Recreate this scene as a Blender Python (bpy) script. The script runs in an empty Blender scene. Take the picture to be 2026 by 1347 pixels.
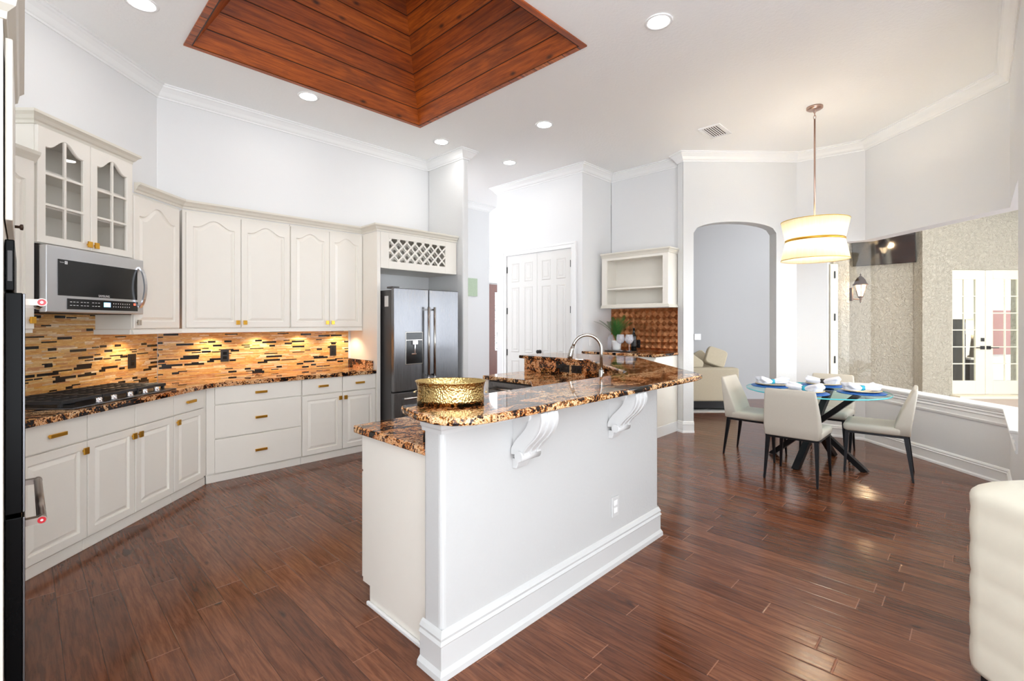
import bpy, bmesh, math, random
from math import sin, cos, pi, radians, sqrt, atan2
from mathutils import Vector, Matrix
random.seed(7)
SC = bpy.context.scene
COL = SC.collection

# ---------------------------------------------------------------- camera, world, exposure
TH = radians(44.3)                      # camera heading, measured from world +X (the run of the back wall)
FX, FY = cos(TH), sin(TH)
RX, RY = sin(TH), -cos(TH)
cd = bpy.data.cameras.new('camera')
cam = bpy.data.objects.new('camera', cd); COL.objects.link(cam)
cam.location = (0, 0, 1.44)
cam.rotation_euler = (pi/2, 0, TH - pi/2)
cd.sensor_width = 36.0
cd.lens = 945/2026*36.0
cd.shift_y = -35.5/2026
cd.clip_start = 0.02
SC.camera = cam
CEIL = 3.66

wd = bpy.data.worlds.new('World'); SC.world = wd
wd.use_nodes = True
wn = wd.node_tree
for n in list(wn.nodes): wn.nodes.remove(n)
wo = wn.nodes.new('ShaderNodeOutputWorld'); wb = wn.nodes.new('ShaderNodeBackground')
wb.inputs[0].default_value = (0.925, 0.977, 1.035, 1); wb.inputs[1].default_value = 1.0
wn.links.new(wb.outputs[0], wo.inputs[0])
tc = wn.nodes.new('ShaderNodeTexCoord'); sx = wn.nodes.new('ShaderNodeSeparateXYZ'); mr = wn.nodes.new('ShaderNodeMapRange')
wn.links.new(tc.outputs['Generated'], sx.inputs[0]); wn.links.new(sx.outputs[2], mr.inputs[0])
mr.inputs[1].default_value = -.05; mr.inputs[2].default_value = .6; mr.inputs[3].default_value = 1.35; mr.inputs[4].default_value = .8
wn.links.new(mr.outputs[0], wb.inputs[1])

SC.view_settings.view_transform = 'Standard'
SC.view_settings.look = 'None'
SC.view_settings.gamma = 1.0
SC.view_settings.use_curve_mapping = False
SC.view_settings.exposure = 2.24

def W(X, Z):                            # camera-frame ground point (right, forward) -> world x, y
    return (FX*Z + RX*X, FY*Z + RY*X)
def D(u, p):                            # diagonal cooking wall: u along it, p out from it
    s = sqrt(.5)
    return (u*s - 2.31 + p*s, u*s + 2.31 - p*s)

def lamp(name, kind, loc, energy, color=(1, 1, 1), parent=None, rot=(0, 0, 0), **kw):
    l = bpy.data.lights.new(name, kind); l.energy = energy; l.color = color
    for k, v in kw.items(): setattr(l, k, v)
    o = bpy.data.objects.new(name, l); COL.objects.link(o)
    o.location = loc; o.rotation_euler = rot
    if parent: o.parent = parent
    return o

# ---------------------------------------------------------------- mesh helpers
class G:
    def __init__(s): s.v = []; s.f = []; s.sm = []
    def add(s, vs, fs, smooth=False):
        o = len(s.v); s.v += [tuple(p) for p in vs]
        for f in fs:
            s.f.append(tuple(o+i for i in f)); s.sm.append(smooth)
        return s
    def box(s, x0, x1, y0, y1, z0, z1):
        vs = [(x, y, z) for z in (z0, z1) for (x, y) in ((x0, y0), (x1, y0), (x1, y1), (x0, y1))]
        return s.add(vs, [(3, 2, 1, 0), (4, 5, 6, 7), (0, 1, 5, 4), (1, 2, 6, 5), (2, 3, 7, 6), (3, 0, 4, 7)])
    def prism(s, poly, z0, z1):
        n = len(poly)
        vs = [(x, y, z0) for x, y in poly] + [(x, y, z1) for x, y in poly]
        fs = [tuple(range(n-1, -1, -1)), tuple(range(n, 2*n))] + [(i, (i+1) % n, n+(i+1) % n, n+i) for i in range(n)]
        return s.add(vs, fs)
    def extr(s, poly, fn, a, b, smooth=False):      # polygon (p,q) -> fn(p,q,t) extruded t=a..b
        n = len(poly)
        vs = [fn(p, q, a) for p, q in poly] + [fn(p, q, b) for p, q in poly]
        s.add(vs[:], [tuple(range(n-1, -1, -1)), tuple(range(n, 2*n))])
        return s.add(vs, [(i, (i+1) % n, n+(i+1) % n, n+i) for i in range(n)], smooth)
    def loft(s, rings, cap=True, smooth=True, closed=True):
        n = len(rings[0]); vs = [p for r in rings for p in r]; fs = []
        for k in range(len(rings)-1):
            for i in range(n if closed else n-1):
                j = (i+1) % n
                fs.append((k*n+i, k*n+j, (k+1)*n+j, (k+1)*n+i))
        s.add(vs, fs, smooth)
        if cap:
            s.add(rings[0], [tuple(range(n-1, -1, -1))]); s.add(rings[-1], [tuple(range(n))])
        return s
    def lathe(s, prof, c=(0, 0, 0), seg=32, smooth=True, sx=1, sy=1, cap=False):
        rings = [[(c[0]+r*sx*cos(2*pi*i/seg), c[1]+r*sy*sin(2*pi*i/seg), c[2]+z) for i in range(seg)] for r, z in prof]
        return s.loft(rings, cap, smooth)
    def tube(s, pts, r, seg=12, smooth=True):
        pts = [Vector(p) for p in pts]; rings = []; n = len(pts)
        rr = r if isinstance(r, (list, tuple)) else [r]*n
        up = None
        for k in range(n):
            t = (pts[min(k+1, n-1)] - pts[max(k-1, 0)]).normalized()
            if up is None:
                up = Vector((0, 0, 1)) if abs(t.z) < .9 else Vector((1, 0, 0))
            a = t.cross(up).normalized(); b = a.cross(t).normalized(); up = b
            rings.append([pts[k] + a*rr[k]*cos(2*pi*i/seg) + b*rr[k]*sin(2*pi*i/seg) for i in range(seg)])
        return s.loft(rings, True, smooth)
    def sweep(s, path, prof, closed=False, cap=True):   # prof (d,z): d to the LEFT of the path
        n = len(path); P = [Vector((p[0], p[1])) for p in path]; rings = []
        for k in range(n):
            if closed or 0 < k < n-1:
                t0 = (P[k]-P[k-1]).normalized(); t1 = (P[(k+1) % n]-P[k]).normalized()
            elif k == 0: t0 = t1 = (P[1]-P[0]).normalized()
            else: t0 = t1 = (P[-1]-P[-2]).normalized()
            n0 = Vector((-t0.y, t0.x)); n1 = Vector((-t1.y, t1.x)); m = (n0+n1)
            m = m/ max(.2, m.dot(n0))
            rings.append([(P[k].x+m.x*d, P[k].y+m.y*d, z) for d, z in prof])
        if closed: rings.append(rings[0])
        return s.loft(rings, cap and not closed, False)
    def bar(s, a, b, w, h, up=(0, 0, 1)):               # rectangular bar a->b
        a = Vector(a); b = Vector(b); t = (b-a).normalized(); u = Vector(up)
        x = t.cross(u).normalized(); z = x.cross(t).normalized()
        w2 = w if isinstance(w, tuple) else (w, w); h2 = h if isinstance(h, tuple) else (h, h)
        r = [[p + x*i*ww/2 + z*j*hh/2 for i, j in ((-1, -1), (1, -1), (1, 1), (-1, 1))] for p, ww, hh in ((a, w2[0], h2[0]), (b, w2[1], h2[1]))]
        return s.loft(r, True, False)
    def build(s, name, mat, parent=None, loc=(0, 0, 0), rotz=0, bevel=0, seg=2, smooth=None, sub=0):
        me = bpy.data.meshes.new(name); me.from_pydata(s.v, [], s.f)
        bm = bmesh.new(); bm.from_mesh(me)
        for f, q in zip(bm.faces, s.sm): f.smooth = q if smooth is None else smooth
        bmesh.ops.remove_doubles(bm, verts=bm.verts, dist=1e-6)
        bmesh.ops.recalc_face_normals(bm, faces=bm.faces)
        bm.to_mesh(me); bm.free()
        me.materials.append(mat)
        o = bpy.data.objects.new(name, me); COL.objects.link(o)
        o.location = loc; o.rotation_euler = (0, 0, rotz)
        if parent: o.parent = parent
        if bevel:
            b = o.modifiers.new('b', 'BEVEL'); b.width = bevel; b.segments = seg; b.limit_method = 'ANGLE'; b.angle_limit = radians(40)
        if sub:
            b = o.modifiers.new('s', 'SUBSURF'); b.levels = sub; b.render_levels = sub
        return o

def tag(o, label=None, cat=None, group=None, kind=None):
    if label: o['label'] = label
    if cat: o['category'] = cat
    if group: o['group'] = group
    if kind: o['kind'] = kind
    return o
def thing(name, label, cat, loc=(0, 0, 0), rotz=0, group=None, kind=None):
    o = bpy.data.objects.new(name, None); COL.objects.link(o)
    o.empty_display_size = .05
    o.location = loc; o.rotation_euler = (0, 0, rotz)
    return tag(o, label, cat, group, kind)
def copy_tree(o, parent=None):
    c = o.copy(); COL.objects.link(c)
    if parent: c.parent = parent
    for ch in list(o.children): copy_tree(ch, c)
    return c

# ---------------------------------------------------------------- materials
class NT:
    def __init__(s, name):
        s.m = bpy.data.materials.new(name); s.m.use_nodes = True
        s.t = s.m.node_tree; s.b = s.t.nodes['Principled BSDF']; s.out = s.t.nodes['Material Output']
    def n(s, ty, **kw):
        x = s.t.nodes.new(ty)
        for k, v in kw.items(): setattr(x, k, v)
        return x
    def link(s, a, b): s.t.links.new(a, b)
    def put(s, sock, v):
        if hasattr(v, 'is_output'): s.link(v, sock)
        else: sock.default_value = v
    def M(s, op, a, b=0.0, c=0.0):
        x = s.n('ShaderNodeMath', operation=op)
        for i, v in enumerate((a, b, c)): s.put(x.inputs[i], v)
        return x.outputs[0]
    def obj(s):
        return s.n('ShaderNodeTexCoord').outputs['Object']
    def xyz(s, v):
        x = s.n('ShaderNodeSeparateXYZ'); s.link(v, x.inputs[0]); return x.outputs
    def vec(s, x, y, z=0.0):
        c = s.n('ShaderNodeCombineXYZ')
        for i, v in enumerate((x, y, z)): s.put(c.inputs[i], v)
        return c.outputs[0]
    def scale(s, v, sc, rot=(0, 0, 0)):
        m = s.n('ShaderNodeMapping'); m.inputs['Scale'].default_value = sc; m.inputs['Rotation'].default_value = rot
        s.link(v, m.inputs[0]); return m.outputs[0]
    def noise(s, v, scale=5, detail=4, rough=.55, dist=0):
        x = s.n('ShaderNodeTexNoise'); s.link(v, x.inputs['Vector'])
        x.inputs['Scale'].default_value = scale; x.inputs['Detail'].default_value = detail
        x.inputs['Roughness'].default_value = rough; x.inputs['Distortion'].default_value = dist
        return x.outputs
    def white(s, v):
        x = s.n('ShaderNodeTexWhiteNoise', noise_dimensions='3D'); s.link(v, x.inputs['Vector']); return x.outputs
    def ramp(s, f, stops, interp='LINEAR'):
        x = s.n('ShaderNodeValToRGB'); x.color_ramp.interpolation = interp
        e = x.color_ramp.elements
        while len(e) > 1: e.remove(e[-1])
        e[0].position = stops[0][0]; e[0].color = tuple(stops[0][1])+(1,)
        for p, c in stops[1:]:
            k = e.new(p); k.color = tuple(c)+(1,)
        s.link(f, x.inputs[0]); return x.outputs[0]
    def mix(s, f, a, b, mode='MIX'):
        x = s.n('ShaderNodeMix', data_type='RGBA', blend_type=mode)
        s.put(x.inputs[0], f)
        for k, v in ((6, a), (7, b)):
            if isinstance(v, tuple) and len(v) == 3: v = v+(1,)
            s.put(x.inputs[k], v)
        return x.outputs[2]
    def bump(s, h, strength=.3, dist=.01):
        x = s.n('ShaderNodeBump'); x.inputs['Strength'].default_value = strength; x.inputs['Distance'].default_value = dist
        s.link(h, x.inputs['Height']); s.link(x.outputs[0], s.b.inputs['Normal'])
    def set(s, col=None, rough=None, metal=None, **kw):
        if col is not None:
            if isinstance(col, tuple): col = col if len(col) == 4 else col+(1,)
            s.put(s.b.inputs['Base Color'], col)
        if rough is not None: s.put(s.b.inputs['Roughness'], rough)
        if metal is not None: s.put(s.b.inputs['Metallic'], metal)
        for k, v in kw.items(): s.put(s.b.inputs[k], v)
        return s.m
def lin(r, g, b):
    f = lambda c: (c/255/12.92) if c/255 <= .04045 else ((c/255+.055)/1.055)**2.4
    return (f(r), f(g), f(b))
def plain(name, rgb, rough=.5, metal=0, bump=0, bs=60, var=.03, **kw):
    t = NT(name); c = lin(*rgb); o = t.obj()
    nz = t.noise(o, bs, 3)[0]
    t.set(t.mix(nz, tuple(x*(1-var) for x in c), tuple(min(1, x*(1+var)) for x in c)), rough, metal, **kw)
    if bump: t.bump(nz, bump, .004)
    return t.m

MT = {}
MT['wall'] = plain('wall_paint', (230, 230, 230), .55, bump=.08, bs=70, var=.008)
MT['ceiling'] = plain('ceiling_texture', (249, 249, 248), .8, bump=.5, bs=38, var=.012)
MT['texwall'] = plain('orange_peel_paint', (222, 222, 221), .5, bump=.3, bs=55, var=.008)
MT['islandtrim'] = plain('dimmed_trim_paint', (208, 208, 207), .35, var=.008)  # darker copy of the trim paint, toned down against strong fill light
MT['island'] = plain('dimmed_peel_paint', (200, 200, 199), .5, bump=.3, bs=55, var=.008)  # darker copy of the orange-peel paint, offsets the overlit bar wall
MT['greywall'] = plain('grey_paint', (176, 176, 177), .6, bump=.08, bs=70, var=.01)
MT['trim'] = plain('trim_paint', (242, 242, 241), .35, var=.008)
MT['cab'] = plain('cabinet_paint', (242, 237, 227), .32, var=.012, bs=12)
MT['cabtop'] = plain('cabinet_moulding_paint', (226, 221, 208), .38, var=.015, bs=12)
MT['door'] = plain('door_paint', (224, 222, 218), .35, var=.01)
MT['brass'] = plain('satin_gold', (226, 172, 70), .28, 1.0, var=.04)
MT['black'] = plain('black_enamel', (10, 10, 11), .18, var=.05)
MT['ovenblack'] = plain('oven_black', (7, 7, 8), .25, var=.05, **{'Specular IOR Level': .08})
MT['ovenmetal'] = plain('oven_handle_metal', (146, 136, 128), .3, 1.0, var=.03)
MT['blackmat'] = plain('black_matte', (24, 23, 24), .45, var=.1)
MT['iron'] = plain('cast_iron', (38, 38, 40), .4, var=.15, bump=.1, bs=200)
MT['blackmetal'] = plain('black_metal', (30, 30, 33), .32, .6, var=.1)
MT['chrome'] = plain('chrome', (225, 225, 228), .08, 1.0, var=.01)
MT['nickel'] = plain('brushed_nickel', (188, 184, 178), .24, 1.0, var=.03)
MT['rosemetal'] = plain('rose_nickel', (196, 166, 152), .3, 1.0, var=.03)
MT['darkgrey'] = plain('appliance_side', (74, 72, 72), .4, .3, var=.05)
MT['red'] = plain('red_medallion', (200, 10, 30), .25, var=.05)
MT['white'] = plain('white_porcelain', (245, 245, 245), .2, var=.01)
MT['napkin'] = plain('white_linen', (222, 224, 232), .9, bump=.4, bs=90, var=.02)
MT['turq'] = plain('turquoise_band', (40, 168, 196), .35, var=.15)
MT['goldrim'] = plain('gold_rim', (222, 190, 80), .3, .8, var=.1)
MT['creamcush'] = plain('cream_leather', (232, 226, 208), .5, bump=.06, bs=30, var=.02)
MT['taupe'] = plain('taupe_leather', (198, 190, 176), .48, bump=.1, bs=90, var=.03)
MT['redbrown'] = plain('mahogany', (96, 44, 26), .35, var=.25, bs=14)
MT['bronze'] = plain('lantern_bronze', (74, 56, 46), .4, .6, var=.15)
MT['extdoor'] = plain('exterior_door_paint', (240, 232, 208), .45, var=.01)
MT['paver'] = plain('lanai_paver', (206, 188, 176), .7, var=.08, bs=6)
MT['pool'] = plain('pool_water', (96, 176, 190), .06, var=.1, bs=3)
MT['lawn'] = plain('lawn_grass', (84, 136, 70), .9, bump=.5, bs=60, var=.25)
MT['rug'] = plain('cream_rug', (216, 214, 208), .95, bump=.5, bs=150, var=.05)
MT['sofa'] = None
MT['fence'] = plain('fence_stain', (176, 130, 126), .7, var=.1, bs=8)
MT['greenart'] = plain('pale_green_art', (182, 200, 172), .5, var=.12, bs=30)
MT['lampshade'] = None

def m_sofa():
    t = NT('sofa_linen'); o = t.obj(); c = lin(196, 184, 160)
    w = t.noise(t.scale(o, (220, 220, 30)), 1, 2)[0]; w2 = t.noise(t.scale(o, (30, 30, 220)), 1, 2)[0]
    h = t.M('ADD', w, w2)
    t.set(t.mix(t.M('MULTIPLY', h, .5), tuple(x*.85 for x in c), tuple(x*1.12 for x in c)), .9); t.bump(h, .3, .003); return t.m
MT['sofa'] = m_sofa()

def m_steel():
    t = NT('brushed_stainless'); o = t.obj()
    n1 = t.noise(t.scale(o, (400, 400, 3)), 1, 2)[0]
    big = t.noise(t.scale(o, (3.0, 3.0, .5)), 1, 2)[0]
    c = t.mix(n1, lin(126, 127, 130), lin(132, 133, 136))
    t.set(t.mix(big, lin(112, 113, 117), c), t.M('ADD', t.M('MULTIPLY', n1, .06), .25), 1.0)
    return t.m
MT['steel'] = m_steel()

def m_granite():
    t = NT('gold_black_granite'); o = t.obj()
    warp = t.noise(t.scale(o, (1.2, 2.4, 2.4), (0, 0, .25)), 1.6, 4, .6)[1]
    a = t.n('ShaderNodeVectorMath', operation='MULTIPLY_ADD'); t.link(warp, a.inputs[0])
    a.inputs[1].default_value = (.45, .45, .3); t.link(o, a.inputs[2]); p = a.outputs[0]
    streak = t.noise(t.scale(p, (1.3, 6.5, 5), (0, 0, .22)), 1.5, 7, .68, .5)[0]
    blotch = t.noise(p, 4.0, 6, .7, .6)[0]
    grain = t.noise(o, 70, 3, .7)[0]
    fine = t.noise(o, 190, 2, .6)[0]
    v = t.M('ADD', t.M('ADD', t.M('MULTIPLY', streak, .62), t.M('MULTIPLY', blotch, .36)), t.M('MULTIPLY', t.M('SUBTRACT', grain, .5), .30))
    v = t.M('MULTIPLY_ADD', v, 1.5, -.255)
    col = t.ramp(v, [(.34, lin(10, 9, 11)), (.43, lin(22, 19, 22)), (.455, lin(92, 52, 24)), (.48, lin(178, 108, 46)),
                     (.505, lin(224, 172, 108)), (.54, lin(246, 222, 184)), (.57, lin(212, 160, 108)), (.59, lin(110, 60, 30)), (.61, lin(26, 22, 24)), (.72, lin(16, 14, 16))])
    orange = t.noise(p, 2.2, 4, .6)[0]
    f = t.ramp(orange, [(.45, (0, 0, 0)), (.60, (1, 1, 1))])
    col = t.mix(t.M('MULTIPLY', f, .55), col, t.mix(1.0, col, lin(236, 150, 40), 'MULTIPLY'))
    speck = t.ramp(fine, [(.35, (.18, .16, .16)), (.45, (1, 1, 1))])
    col = t.mix(.55, col, t.mix(1.0, col, speck, 'MULTIPLY'))
    t.set(col, .05, 0, **{'Specular IOR Level': .38}); return t.m
MT['granite'] = m_granite()

def m_floor():
    t = NT('hand_scraped_planks'); o = t.obj(); x, y, z = t.xyz(o)
    pw, pl = .122, 1.05
    r = t.M('FLOOR', t.M('DIVIDE', x, pw))
    off = t.M('MULTIPLY', t.white(t.vec(r, 3.7, 1.1))[0], pl*3)
    yy = t.M('DIVIDE', t.M('ADD', y, off), pl)
    c = t.M('FLOOR', yy)
    rnd = t.white(t.vec(r, c, 5.0))
    fx = t.M('FRACT', t.M('DIVIDE', x, pw)); fy = t.M('FRACT', yy)
    ex = t.M('MULTIPLY', t.M('MINIMUM', fx, t.M('SUBTRACT', 1.0, fx)), pw)
    ey = t.M('MULTIPLY', t.M('MINIMUM', fy, t.M('SUBTRACT', 1.0, fy)), pl)
    e = t.M('MINIMUM', ex, ey)
    gap = t.M('LESS_THAN', e, .0016)
    bev = t.M('MINIMUM', t.M('DIVIDE', e, .006), 1.0)
    sh = t.n('ShaderNodeVectorMath', operation='ADD'); t.link(o, sh.inputs[0]); t.link(t.vec(t.M('MULTIPLY', rnd[0], 9.0), t.M('MULTIPLY', rnd[0], 31.0), 0.0), sh.inputs[1])
    q = sh.outputs[0]
    grain = t.noise(t.scale(q, (62, 4.2, 1)), 1, 6, .68, .5)[0]
    broad = t.noise(t.scale(q, (9, 1.6, 1)), 1, 4, .6, .6)[0]
    knot = t.noise(t.scale(q, (7, 3, 1)), 1.2, 2, .5)[0]
    base = t.ramp(rnd[0], [(0, lin(106, 61, 39)), (.35, lin(124, 74, 48)), (.7, lin(139, 86, 58)), (1, lin(112, 66, 42))])
    col = t.mix(t.ramp(grain, [(.40, (1, 1, 1)), (.60, (0, 0, 0))]), base, t.mix(1.0, base, (.54, .50, .48), 'MULTIPLY'))
    col = t.mix(t.M('MULTIPLY', t.ramp(broad, [(.5, (0, 0, 0)), (.72, (1, 1, 1))]), .5), col, t.mix(1.0, col, (.6, .52, .5), 'MULTIPLY'))
    col = t.mix(t.ramp(knot, [(.70, (0, 0, 0)), (.78, (1, 1, 1))]), col, lin(44, 26, 20))
    endl = t.M('LESS_THAN', ey, .0022)
    col = t.mix(t.M('MULTIPLY', gap, .7), col, lin(52, 28, 20))
    col = t.mix(t.M('MULTIPLY', endl, .6), col, lin(176, 120, 92))
    scr = t.noise(t.scale(q, (30, 1.4, 1)), 1, 3, .5, .3)[0]
    chat = t.noise(t.scale(q, (11, 4.5, 1)), 1, 2, .5)[0]
    hgt = t.M('ADD', t.M('ADD', t.M('MULTIPLY', scr, .5), t.M('MULTIPLY', chat, .45)), t.M('ADD', t.M('MULTIPLY', bev, .35), t.M('MULTIPLY', grain, .10)))
    t.set(col, t.M('ADD', t.M('MULTIPLY', grain, .14), .10), 0, **{'Specular IOR Level': .33})
    t.bump(hgt, .34, .006); return t.m
MT['floor'] = m_floor()

def m_cedar():
    t = NT('stained_cedar_planks'); o = t.obj(); x, y, z = t.xyz(o)   # object coords: x along the board, y across
    pw = .155
    r = t.M('FLOOR', t.M('DIVIDE', y, pw)); rnd = t.white(t.vec(r, 1.3, 2.0))[0]
    fy = t.M('FRACT', t.M('DIVIDE', y, pw)); ey = t.M('MULTIPLY', t.M('MINIMUM', fy, t.M('SUBTRACT', 1.0, fy)), pw)
    q = t.vec(t.M('ADD', x, t.M('MULTIPLY', rnd, 17.0)), t.M('ADD', y, t.M('MULTIPLY', rnd, 5.0)), 0.0)
    grain = t.noise(t.scale(q, (2.2, 40, 1)), 1, 6, .65, .8)[0]
    broad = t.noise(t.scale(q, (1.5, 7, 1)), 1, 4, .6, 1.0)[0]
    k = t.n('ShaderNodeTexVoronoi'); k.inputs['Scale'].default_value = 1.0; t.link(t.scale(q, (3.2, 7.5, 1)), k.inputs['Vector'])
    kn = t.ramp(k.outputs['Distance'], [(.05, (1, 1, 1)), (.16, (0, 0, 0))])
    base = t.ramp(rnd, [(0, lin(178, 84, 22)), (.5, lin(206, 106, 32)), (1, lin(228, 130, 48))])
    col = t.mix(t.ramp(grain, [(.38, (1, 1, 1)), (.62, (0, 0, 0))]), base, t.mix(1.0, base, (.5, .42, .36), 'MULTIPLY'))
    col = t.mix(t.M('MULTIPLY', t.ramp(broad, [(.48, (0, 0, 0)), (.68, (1, 1, 1))]), .6), col, lin(104, 50, 26))
    col = t.mix(t.M('MULTIPLY', kn, .85), col, lin(46, 20, 12))
    col = t.mix(t.M('LESS_THAN', ey, .0035), col, lin(38, 16, 9))
    t.set(col, .42); t.bump(t.M('ADD', t.M('MINIMUM', t.M('DIVIDE', ey, .008), 1.0), t.M('MULTIPLY', grain, .15)), .4, .006); return t.m
MT['cedar'] = m_cedar()

def m_mosaic():
    t = NT('onyx_strip_mosaic'); o = t.obj(); x, y, z = t.xyz(o)
    h = .0125
    r = t.M('FLOOR', t.M('DIVIDE', z, h)); rr = t.white(t.vec(r, 7.0, 1.0))[0]
    w = t.M('ADD', .07, t.M('MULTIPLY', rr, .14))
    uu = t.M('ADD', t.M('DIVIDE', x, w), t.M('MULTIPLY', rr, 37.0)); c = t.M('FLOOR', uu)
    rnd = t.white(t.vec(r, c, 3.0)); id_ = rnd[0]
    fu = t.M('FRACT', uu); fz = t.M('FRACT', t.M('DIVIDE', z, h))
    eu = t.M('MULTIPLY', t.M('MINIMUM', fu, t.M('SUBTRACT', 1.0, fu)), w); ez = t.M('MULTIPLY', t.M('MINIMUM', fz, t.M('SUBTRACT', 1.0, fz)), h)
    sv = t.n('ShaderNodeVectorMath', operation='ADD'); t.link(o, sv.inputs[0]); t.link(rnd[1], sv.inputs[1])
    st = t.noise(t.scale(sv.outputs[0], (14, 14, 90)), 1, 5, .65, 1.2)[0]
    base = t.ramp(id_, [(0, lin(222, 168, 96)), (.2, lin(234, 188, 114)), (.4, lin(214, 152, 86)), (.55, lin(238, 204, 142)), (.7, lin(200, 142, 92)), (.84, lin(244, 226, 190)), (1, lin(230, 174, 84))])
    col = t.mix(t.ramp(st, [(.36, (0, 0, 0)), (.64, (1, 1, 1))]), t.mix(1.0, base, (.74, .62, .54), 'MULTIPLY'), base)
    col = t.mix(t.ramp(st, [(.60, (0, 0, 0)), (.72, (1, 1, 1))]), col, lin(244, 216, 172))
    # second, coarser grid carries the black strips
    h2 = .0195; r2 = t.M('FLOOR', t.M('DIVIDE', z, h2)); q2 = t.white(t.vec(r2, 2.0, 9.0))[0]
    w2 = t.M('ADD', .05, t.M('MULTIPLY', q2, .13)); u2 = t.M('ADD', t.M('DIVIDE', x, w2), t.M('MULTIPLY', q2, 13.0))
    k = t.white(t.vec(r2, t.M('FLOOR', u2), 8.0)); f2 = t.M('FRACT', t.M('DIVIDE', z, h2))
    thin = t.M('GREATER_THAN', t.white(t.vec(t.M('FLOOR', u2), r2, 4.0))[0], .55)
    inz = t.M('MAXIMUM', t.M('LESS_THAN', f2, .5), t.M('LESS_THAN', thin, .5))
    ful = t.M('FRACT', u2); inn = t.M('LESS_THAN', t.M('ABSOLUTE', t.M('SUBTRACT', ful, .5)), .46)
    blk = t.M('MULTIPLY', t.M('MULTIPLY', t.M('LESS_THAN', k[0], .15), inz), inn)
    col = t.mix(blk, col, lin(16, 13, 13))
    col = t.mix(t.M('MULTIPLY', t.M('MULTIPLY', t.M('LESS_THAN', t.M('MINIMUM', eu, ez), .0006), t.M('SUBTRACT', 1.0, blk)), .5), col, lin(150, 110, 70))
    t.set(col, .2); t.bump(t.M('MINIMUM', t.M('DIVIDE', t.M('MINIMUM', eu, ez), .0015), 1.0), .15, .002); return t.m
MT['mosaic'] = m_mosaic()

def m_copper():
    t = NT('hammered_copper_tile'); o = t.obj()
    n = t.noise(o, 14, 5, .6)[0]
    t.set(t.ramp(n, [(.3, lin(168, 106, 68)), (.5, lin(204, 140, 94)), (.7, lin(226, 168, 120))]), .3, .95); return t.m
MT['copper'] = m_copper()

def m_hammered():
    t = NT('hammered_brass'); o = t.obj()
    x, y, z = t.xyz(o); ang = t.M('ARCTAN2', y, x)
    v = t.n('ShaderNodeTexVoronoi'); v.inputs['Scale'].default_value = 1
    t.link(t.vec(t.M('MULTIPLY', ang, 15.0), t.M('MULTIPLY', z, 105.0), 0.0), v.inputs['Vector'])
    t.set(lin(206, 178, 118), .2, 1.0); t.bump(v.outputs['Distance'], .45, .005); return t.m
MT['hammered'] = m_hammered()

def m_stucco():
    t = NT('sand_stucco'); o = t.obj()
    n = t.noise(o, 17, 4, .6, 1.2)[0]
    t.set(t.mix(n, lin(180, 172, 154), lin(214, 207, 190)), .9); t.bump(n, 1.0, .06); return t.m
MT['stucco'] = m_stucco()

def m_glass(name, tint=(1, 1, 1), refl=1.0):
    t = NT(name); t.t.nodes.remove(t.b)
    tr = t.n('ShaderNodeBsdfTransparent'); tr.inputs[0].default_value = tuple(tint)+(1,)
    gl = t.n('ShaderNodeBsdfGlossy'); gl.inputs['Roughness'].default_value = .01
    fr = t.n('ShaderNodeFresnel'); fr.inputs[0].default_value = 1.45
    mx = t.n('ShaderNodeMixShader'); ge = t.n('ShaderNodeNewGeometry')
    t.link(t.M('MULTIPLY', t.M('MULTIPLY', fr.outputs[0], refl), t.M('SUBTRACT', 1.0, ge.outputs['Backfacing'])), mx.inputs[0])
    t.link(tr.outputs[0], mx.inputs[1]); t.link(gl.outputs[0], mx.inputs[2]); t.link(mx.outputs[0], t.out.inputs[0])
    return t.m
MT['glass'] = m_glass('window_glass', (1, 1, 1), .8)
MT['doorglass'] = m_glass('door_glass', (.92, .95, .94), 1.6)
MT['cabglass'] = m_glass('cabinet_glass', (.95, .95, .95), .9)
MT['tableglass'] = m_glass('table_glass', (.82, .97, .98), .7)
MT['wineglass'] = m_glass('wine_glass', (.93, .94, .97), 2.2)
def add_lit_white(m):  # white diffuse share paints in the light that clear glass catches
    nt = m.node_tree; o = nt.nodes['Material Output']; src = o.inputs[0].links[0].from_socket
    d = nt.nodes.new('ShaderNodeBsdfDiffuse'); d.inputs[0].default_value = (.95, .96, 1, 1); x = nt.nodes.new('ShaderNodeMixShader'); x.inputs[0].default_value = .22
    nt.links.new(src, x.inputs[1]); nt.links.new(d.outputs[0], x.inputs[2]); nt.links.new(x.outputs[0], o.inputs[0])
add_lit_white(MT['wineglass'])
t = NT('table_glass_edge'); MT['glassedge'] = t.set(lin(96, 206, 216), .08)
t = NT('vase_glass'); MT['bottleglass'] = t.set(lin(16, 18, 17), .08)

def m_emit(name, rgb, s):
    t = NT(name); t.set((0, 0, 0), .5); t.b.inputs['Emission Color'].default_value = tuple(rgb)+(1,); t.b.inputs['Emission Strength'].default_value = s; return t.m
MT['led'] = m_emit('led_lens', (1, .98, .95), 13)
MT['bulb'] = m_emit('bulb', (1, .8, .5), 12)
MT['lanternglass'] = m_emit('lantern_lit_glass', (1, .72, .42), 1.3)
MT['screenblue'] = m_emit('blue_display', (.15, .45, 1), 1.5)
MT['redled'] = m_emit('red_display', (1, .1, .05), .6)
MT['print'] = plain('white_print', (225, 225, 225), .5)
MT['sticker'] = plain('paper_sticker', (214, 214, 212), .6)

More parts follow.
